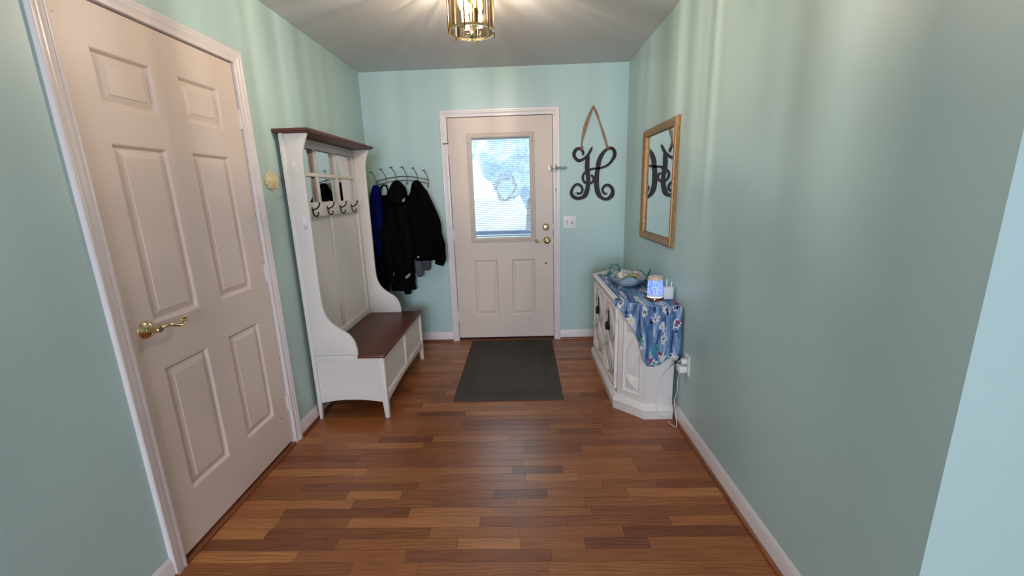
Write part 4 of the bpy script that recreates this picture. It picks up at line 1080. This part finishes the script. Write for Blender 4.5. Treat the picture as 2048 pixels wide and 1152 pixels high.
# ------------------------------------------------------------------ bowl
t = NT('pale_blue_glaze'); t.base(t.ramp(t.noise(t.coord(), 12, 3), [(0.3, lin(178, 186, 200)), (0.7, lin(206, 212, 222))]), 0.22, 0, 0.6); MAT['glaze'] = t.m
t = NT('sea_green_glaze'); t.base(t.ramp(t.noise(t.coord(), 30, 3), [(0.3, lin(40, 92, 92)), (0.7, lin(110, 156, 150))]), 0.2, 0, 0.6); MAT['seagreen'] = t.m
bx, by = 0.738, 2.90; bz = ztop
e = thing('scalloped_bowl', 'pale blue ceramic bowl with scalloped rim and twisted rope handles', 'bowl', (bx, by, bz))
def rim(a): return 0.066 + 0.016 * math.cos(a * 5 + 2.4)
SEG = 80
def bowl_ring(r, zf, inner=0.0):
    return [Vector((bx + (r - inner) * math.cos(a) * 1.0, by + (r - inner) * math.sin(a), bz + zf(a))) for a in [2 * PI * k / SEG for k in range(SEG)]]
prof = [(0.058, 0.0), (0.066, 0.002), (0.070, 0.008), (0.090, 0.018), (0.112, 0.034), (0.128, 0.7), (0.140, 1.0)]
rings = []
for r, z in prof:
    if z <= 0.034: rings.append(bowl_ring(r, lambda a, z=z: z))
    else: rings.append(bowl_ring(r + 0.0, lambda a, z=z: 0.034 + (rim(a) - 0.034) * (z if z < 1 else 1.0)))
inn = [bowl_ring(0.136, lambda a: rim(a) + 0.001), bowl_ring(0.122, lambda a: 0.036 + (rim(a) - 0.036) * 0.7), bowl_ring(0.104, lambda a: 0.036), bowl_ring(0.07, lambda a: 0.018), bowl_ring(0.002, lambda a: 0.012)]
obj('bowl_body', MB().loft(rings + inn), MAT['glaze'], e, smooth=60)
obj('rim_band', MB().tube([(bx + 0.139 * math.cos(a), by + 0.139 * math.sin(a), bz + rim(a) + 0.001) for a in [2 * PI * k / 90 for k in range(91)]], 0.0045, 8), MAT['seagreen'], e)
def rope(pts, r, parent, turns=9):
    m_ = MB(); P = spline(pts, 60)
    for phs in (0, PI):
        Q = []
        for i, p in enumerate(P):
            a = Vector(P[max(i - 1, 0)]); b = Vector(P[min(i + 1, 60)]); T_ = (b - a).normalized(); n1 = T_.orthogonal().normalized(); n2 = T_.cross(n1)
            an = turns * 2 * PI * i / 60 + phs
            Q.append(Vector(p) + (n1 * math.cos(an) + n2 * math.sin(an)) * r * 0.55)
        m_.tube(Q, r * 0.62, 8)
    obj('rope_handle', m_, MAT['seagreen'], parent)
def handle(ang, h, span):
    c0 = Vector((math.cos(ang), math.sin(ang), 0)); tn = Vector((-c0.y, c0.x, 0)); o_ = Vector((bx, by, bz + 0.074)) + c0 * 0.132
    rope([tuple(o_ + tn * span * u_ + c0 * (0.016 * v_) + Vector((0, 0, h * v_))) for u_, v_ in ((-1, -0.1), (-0.75, 0.55), (-0.3, 0.95), (0.3, 0.95), (0.75, 0.55), (1, -0.1))], 0.007, e)
handle(math.radians(120), 0.058, 0.052); handle(math.radians(200), 0.030, 0.045); handle(math.radians(-22), 0.034, 0.048)
# shells and a flower lying in the bowl
def conch(px, py, pz, s, mat, label, rot):
    m_ = MB(); pts = []; rs = []
    for i in range(46):
        u = i / 45; a = u * 4.2 * PI
        rad = 0.5 * s * (1 - u) ** 1.2
        loc = Vector((rad * math.cos(a), rad * math.sin(a), s * 1.1 * u)); loc.rotate(Matrix.Rotation(rot[0], 3, 'X') @ Matrix.Rotation(rot[1], 3, 'Y'))
        pts.append(Vector((px, py, pz)) + loc); rs.append(0.45 * s * (1 - u) + 0.002)
    m_.tube(pts, rs, 10)
    return tag(obj('seashell', m_, mat, smooth=60), label, 'shell', 'shells in the scalloped bowl')
t = NT('peach_shell'); t.base(t.ramp(t.noise(t.coord(), 50, 3), [(0.3, lin(206, 176, 156)), (0.7, lin(236, 222, 208))]), 0.45); MAT['peach'] = t.m
t = NT('pale_glass_green'); t.base(t.ramp(t.noise(t.coord(), 30, 3), [(0.3, lin(170, 196, 186)), (0.7, lin(216, 226, 216))]), 0.3); MAT['palegreen'] = t.m
conch(0.690, 2.872, bz + 0.056, 0.056, MAT['peach'], 'peach spiral seashell at the left of the scalloped bowl', (0.9, 0.4))
conch(0.730, 2.930, bz + 0.056, 0.058, MAT['palegreen'], 'pale green spiral seashell at the back of the scalloped bowl', (-0.6, -0.5))
conch(0.800, 2.955, bz + 0.058, 0.038, MAT['peach'], 'small beige seashell near the rear rim of the bowl', (-0.5, 0.8))
f_ = thing('bowl_flower', 'small yellow flower with green leaves lying in the scalloped bowl', 'flower', (0.755, 2.845, bz + 0.05))
yl = paint('yellow_petal', lin(222, 190, 96), 0.6, 0.1, 40); gn = paint('green_leaf', lin(70, 104, 40), 0.6, 0.2, 40); pk = paint('pink_petal', lin(186, 104, 104), 0.6, 0.1, 40)
m = MB()
for i in range(7):
    a = 2 * PI * i / 7
    m.tube([(0.758 + 0.004 * math.cos(a), 2.845 + 0.004 * math.sin(a), bz + 0.068), (0.758 + 0.014 * math.cos(a), 2.845 + 0.014 * math.sin(a), bz + 0.078), (0.758 + 0.020 * math.cos(a), 2.845 + 0.020 * math.sin(a), bz + 0.080)], [0.004, 0.009, 0.004], 8, flat=0.5)
obj('blossom', m, yl, f_)
for i, a in enumerate((0.3, 1.3, 2.4, 3.3, 4.3, 5.3)):
    obj('leaf', MB().tube([(0.752, 2.842, bz + 0.055), (0.752 + 0.02 * math.cos(a), 2.842 + 0.02 * math.sin(a), bz + 0.064), (0.752 + 0.042 * math.cos(a), 2.842 + 0.042 * math.sin(a), bz + 0.060)], [0.003, 0.011, 0.002], 8, flat=0.25), gn, f_)
m = MB()
for i in range(5):
    a = 2 * PI * i / 5
    m.tube([(0.757, 2.800, bz + 0.052), (0.757 + 0.011 * math.cos(a), 2.800 + 0.011 * math.sin(a), bz + 0.060)], [0.003, 0.007], 8, flat=0.6)
tag(obj('pink_bud', m, pk), 'tiny pink bud at the front dip of the bowl', 'flower')

# ------------------------------------------------------------------ aroma diffuser
t = NT('lit_ceramic_lattice'); v = t.coord(scale=(1, 1, 1))
vo = t.node('ShaderNodeTexVoronoi', feature='DISTANCE_TO_EDGE'); t.link(v, vo.inputs['Vector']); vo.inputs['Scale'].default_value = 120
k_ = t.ramp(vo.outputs['Distance'], [(0.04, (0.08, 0.20, 0.72, 1)), (0.14, (0.26, 0.44, 1.0, 1)), (0.32, (0.66, 0.78, 1.0, 1))])
n = t.noise(v, 18, 2)
t.base(t.ramp(vo.outputs['Distance'], [(0.05, lin(60, 80, 150)), (0.16, lin(150, 160, 210))]), 0.4)
t.link(k_, t.b.inputs['Emission Color']); t.b.inputs['Emission Strength'].default_value = 0.8
MAT['lattice'] = t.m
t = NT('glow_ring'); t.base(lin(230, 232, 250), 0.4); t.b.inputs['Emission Color'].default_value = (0.35, 0.5, 1.0, 1); t.b.inputs['Emission Strength'].default_value = 1.6; MAT['glowring'] = t.m
dx, dy = 0.797, 2.480
e = thing('aroma_diffuser', 'white patterned aroma diffuser glowing blue on the table runner', 'diffuser', (dx, dy, ztop))
obj('base', MB().lathe([(0.0001, 0), (0.046, 0), (0.0475, 0.003), (0.0475, 0.016), (0.046, 0.018), (0.0001, 0.018)], (dx, dy, ztop), (0, 0, 1), 40), paint('walnut_base', lin(108, 62, 44), 0.5, 0.15, 30), e, label='brown wood-tone base')
obj('glow_ring', MB().lathe([(0.0001, 0.018), (0.0455, 0.018), (0.0458, 0.024), (0.0001, 0.024)], (dx, dy, ztop), (0, 0, 1), 40), MAT['glowring'], e)
obj('lower_band', MB().lathe([(0.0001, 0.024), (0.0462, 0.024), (0.0458, 0.036), (0.0001, 0.036)], (dx, dy, ztop), (0, 0, 1), 40), MAT['white_plastic'], e)
obj('lattice_shell', MB().lathe([(0.0001, 0.036), (0.0456, 0.036), (0.0450, 0.07), (0.0440, 0.10), (0.0425, 0.124), (0.0001, 0.124)], (dx, dy, ztop), (0, 0, 1), 48), MAT['lattice'], e, label='lattice-patterned ceramic shell lit blue from inside')
obj('lid', MB().lathe([(0.0001, 0.124), (0.0425, 0.124), (0.0420, 0.138), (0.0390, 0.145), (0.012, 0.148), (0.010, 0.146), (0.0001, 0.146)], (dx, dy, ztop), (0, 0, 1), 40), paint('cream_ceramic', lin(214, 190, 172), 0.45, 0.03, 20), e)
obj('mist_nozzle', MB().lathe([(0.0001, 0.146), (0.0085, 0.146), (0.008, 0.150), (0.0001, 0.1505)], (dx, dy, ztop), (0, 0, 1), 20), MAT['white_plastic'], e)
dd_ = Vector((-dx, -dy, 0)).normalized()
obj('power_light', MB().lathe([(0.0001, 0), (0.0035, 0), (0.003, 0.0015), (0.0001, 0.002)], Vector((dx, dy, ztop + 0.010)) + dd_ * 0.0472, dd_, 12), emit('green_led', (0.7, 1.0, 0.3, 1), 3.0), e)

# ------------------------------------------------------------------ wi-fi extender beside the diffuser
wx, wy = 0.877, 2.482
e = thing('wifi_extender', 'white box with two small antennas beside the glowing diffuser', 'router', (wx, wy, ztop))
obj('housing', MB().box(wx - 0.028, wx + 0.028, wy - 0.018, wy + 0.018, ztop, ztop + 0.078), MAT['white_plastic'], e, bevel=0.006, seg=3)
for ax_, h0, h1 in ((wx - 0.018, 0.055, 0.128), (wx + 0.010, 0.050, 0.112)):
    obj('antenna', MB().box(ax_ - 0.0035, ax_ + 0.0035, wy - 0.025, wy - 0.0185, ztop + h0, ztop + h1), MAT['white_plastic'], e, bevel=0.002)

# ------------------------------------------------------------------ outlet, plug-in adapter and cords
e = thing('wall_outlet', 'white wall outlet low on the right wall beside the cabinet', 'outlet', (XR, 2.235, 0.35))
obj('cover_plate', MB().rects(FRIGHT, 2.200, 2.272, 0.345, 0.462, [(0, 0), (0, 0.003), (0.004, 0.006), (0.006, 0.0063)]), MAT['white_plastic'], e)
for zc in (0.383, 0.424):
    obj('receptacle', MB().rects(FRIGHT, 2.219, 2.253, zc - 0.014, zc + 0.014, [(0, 0.006), (0.001, 0.008), (0.002, 0.0082)]), MAT['white_plastic'], e)
e = thing('plug_adapter', 'white plug-in power adapter in the outlet beside the cabinet', 'adapter', (0.895, 2.236, 0.365))
obj('adapter_body', MB().boxf(FRIGHT, 2.214, 2.262, 0.362, 0.398, 0.0085, 0.052), MAT['white_plastic'], e, bevel=0.004)
e2 = thing('power_plug', 'small white power plug in the upper socket beside the cabinet', 'plug', (0.905, 2.236, 0.408))
obj('plug_body', MB().boxf(FRIGHT, 2.222, 2.250, 0.410, 0.440, 0.0085, 0.036), MAT['white_plastic'], e2, bevel=0.004)
def cord(name, pts, r, label, parent=None):
    o_ = obj(name, MB().tube(spline(pts, 60), r, 8), MAT['white_plastic'], parent)
    if parent is None: tag(o_, label, 'cord')
    return o_
cord('white_cable', [(0.886, 2.240, 0.362), (0.884, 2.262, 0.30), (0.890, 2.275, 0.22), (0.884, 2.292, 0.15), (0.886, 2.270, 0.08), (0.884, 2.235, 0.012), (0.868, 2.262, 0.004), (0.858, 2.300, 0.004)], 0.0019, 'thin white power cord dropping from the adapter to the floor')
cord('white_cable', [(0.884, 2.252, 0.42), (0.884, 2.300, 0.375), (0.868, 2.345, 0.338), (0.826, 2.3545, 0.270), (0.806, 2.3545, 0.19), (0.795, 2.3545, 0.13), (0.792, 2.345, 0.10), (0.793, 2.324, 0.068), (0.80, 2.326, 0.045), (0.83, 2.3255, 0.022), (0.87, 2.325, 0.014)], 0.0022, 'thin white cord lying across the near end of the cabinet')

# ------------------------------------------------------------------ ceiling lantern
lx, ly = -0.2195, 2.2
e = thing('ceiling_lantern', 'brass cylinder lantern with fluted glass and lit candle bulbs on the ceiling', 'ceiling light', (lx, ly, 2.10))
R_ = 0.108; zb_, zt_ = 2.138, 2.372
obj('canopy', MB().lathe([(0.0001, H), (0.075, H), (0.078, H - 0.006), (0.070, H - 0.014), (0.045, H - 0.022), (0.020, H - 0.028), (0.0001, H - 0.028)], (lx, ly, 0), (0, 0, 1), 36), MAT['brass'], e)
obj('stem', MB().lathe([(0.0001, 2.372), (0.007, 2.372), (0.007, H - 0.026), (0.0001, H - 0.026)], (lx, ly, 0), (0, 0, 1), 14), MAT['brass'], e)
m = MB()
for k in range(3):
    a = PI * k / 3
    m.tube([(lx + R_ * math.cos(a), ly + R_ * math.sin(a), zt_), (lx - R_ * math.cos(a), ly - R_ * math.sin(a), zt_)], 0.004, 8)
obj('top_spokes', m, MAT['brass'], e)
def band(z0, z1, r0, r1):
    return MB().loft([[Vector((lx + r * math.cos(2 * PI * k / 60), ly + r * math.sin(2 * PI * k / 60), z)) for k in range(60)] for r, z in ((r0, z0), (r1, z0), (r1, z1), (r0, z1), (r0, z0))], cap=False)
obj('bottom_ring', band(zb_, zb_ + 0.010, R_ - 0.005, R_ + 0.002), MAT['brass'], e)
obj('top_ring', band(zt_ - 0.006, zt_ + 0.006, R_ - 0.005, R_ + 0.002), MAT['brass'], e)
for k in range(6):
    a = math.radians(20 + 60 * k)
    px, py = lx + (R_ + 0.003) * math.cos(a), ly + (R_ + 0.003) * math.sin(a)
    m = MB().tube([(px, py, zb_ - 0.008), (px, py, zt_ + 0.010)], 0.0032, 8)
    m.lathe([(0.0001, 0), (0.004, 0.002), (0.0045, 0.006), (0.0001, 0.010)], (px, py, zb_ - 0.014), (0, 0, 1), 10)
    obj('bar', m, MAT['brass_dark'], e)
for k in range(6):
    a0, a1 = math.radians(20 + 60 * k + 2.0), math.radians(20 + 60 * (k + 1) - 2.0)
    ri, ro = R_ - 0.0032, R_ - 0.0018
    m = MB(); rings = []
    for i in range(13):
        a = a0 + (a1 - a0) * i / 12
        rings.append([Vector((lx + r * math.cos(a), ly + r * math.sin(a), z)) for r, z in ((ri, zb_ + 0.0102), (ro, zb_ + 0.0102), (ro, zt_ - 0.0062), (ri, zt_ - 0.0062))])
    m.loft(rings)
    me = m.mesh('glass_panel', MAT['lamp_glass'], 35, 0, Vector((lx, ly, zb_)))
    place('glass_panel', me, (lx, ly, zb_), e)
hub = obj('hub', MB().lathe([(0.0001, 2.100), (0.005, 2.101), (0.006, 2.108), (0.004, 2.114), (0.010, 2.118), (0.016, 2.126), (0.017, 2.134), (0.012, 2.140), (0.009, 2.150), (0.008, 2.165), (0.010, 2.172), (0.006, 2.180), (0.005, 2.372), (0.0001, 2.372)], (lx, ly, 0), (0, 0, 1), 24), MAT['brass'], e)
for k in range(4):
    a = math.radians(30 + 90 * k); ca, sa = math.cos(a), math.sin(a)
    obj('arm', MB().tube([(lx + ca * r, ly + sa * r, z) for r, z in spline([(0.012, 2.134), (0.024, 2.131), (0.038, 2.134), (0.047, 2.144), (0.049, 2.160)], 16)], 0.0032, 8), MAT['brass'], e)
    bx_, by_ = lx + ca * 0.049, ly + sa * 0.049
    cd = obj('candle_sleeve', MB().lathe([(0.0001, 2.160), (0.015, 2.160), (0.016, 2.165), (0.010, 2.167), (0.0095, 2.225), (0.0001, 2.225)], (bx_, by_, 0), (0, 0, 1), 18), MAT['ivory_frame'], e)
    obj('candle_bulb', MB().lathe([(0.0001, 2.2255), (0.006, 2.226), (0.0075, 2.235), (0.013, 2.252), (0.0145, 2.264), (0.012, 2.284), (0.006, 2.306), (0.0015, 2.320), (0.0001, 2.321)], (bx_, by_, 0), (0, 0, 1), 16), MAT['bulb'], cd)
    obj('filament', MB().lathe([(0.0001, 2.250), (0.0030, 2.251), (0.0036, 2.258), (0.0036, 2.276), (0.0030, 2.283), (0.0001, 2.284)], (bx_, by_, 0), (0, 0, 1), 10), MAT['filament'], cd)
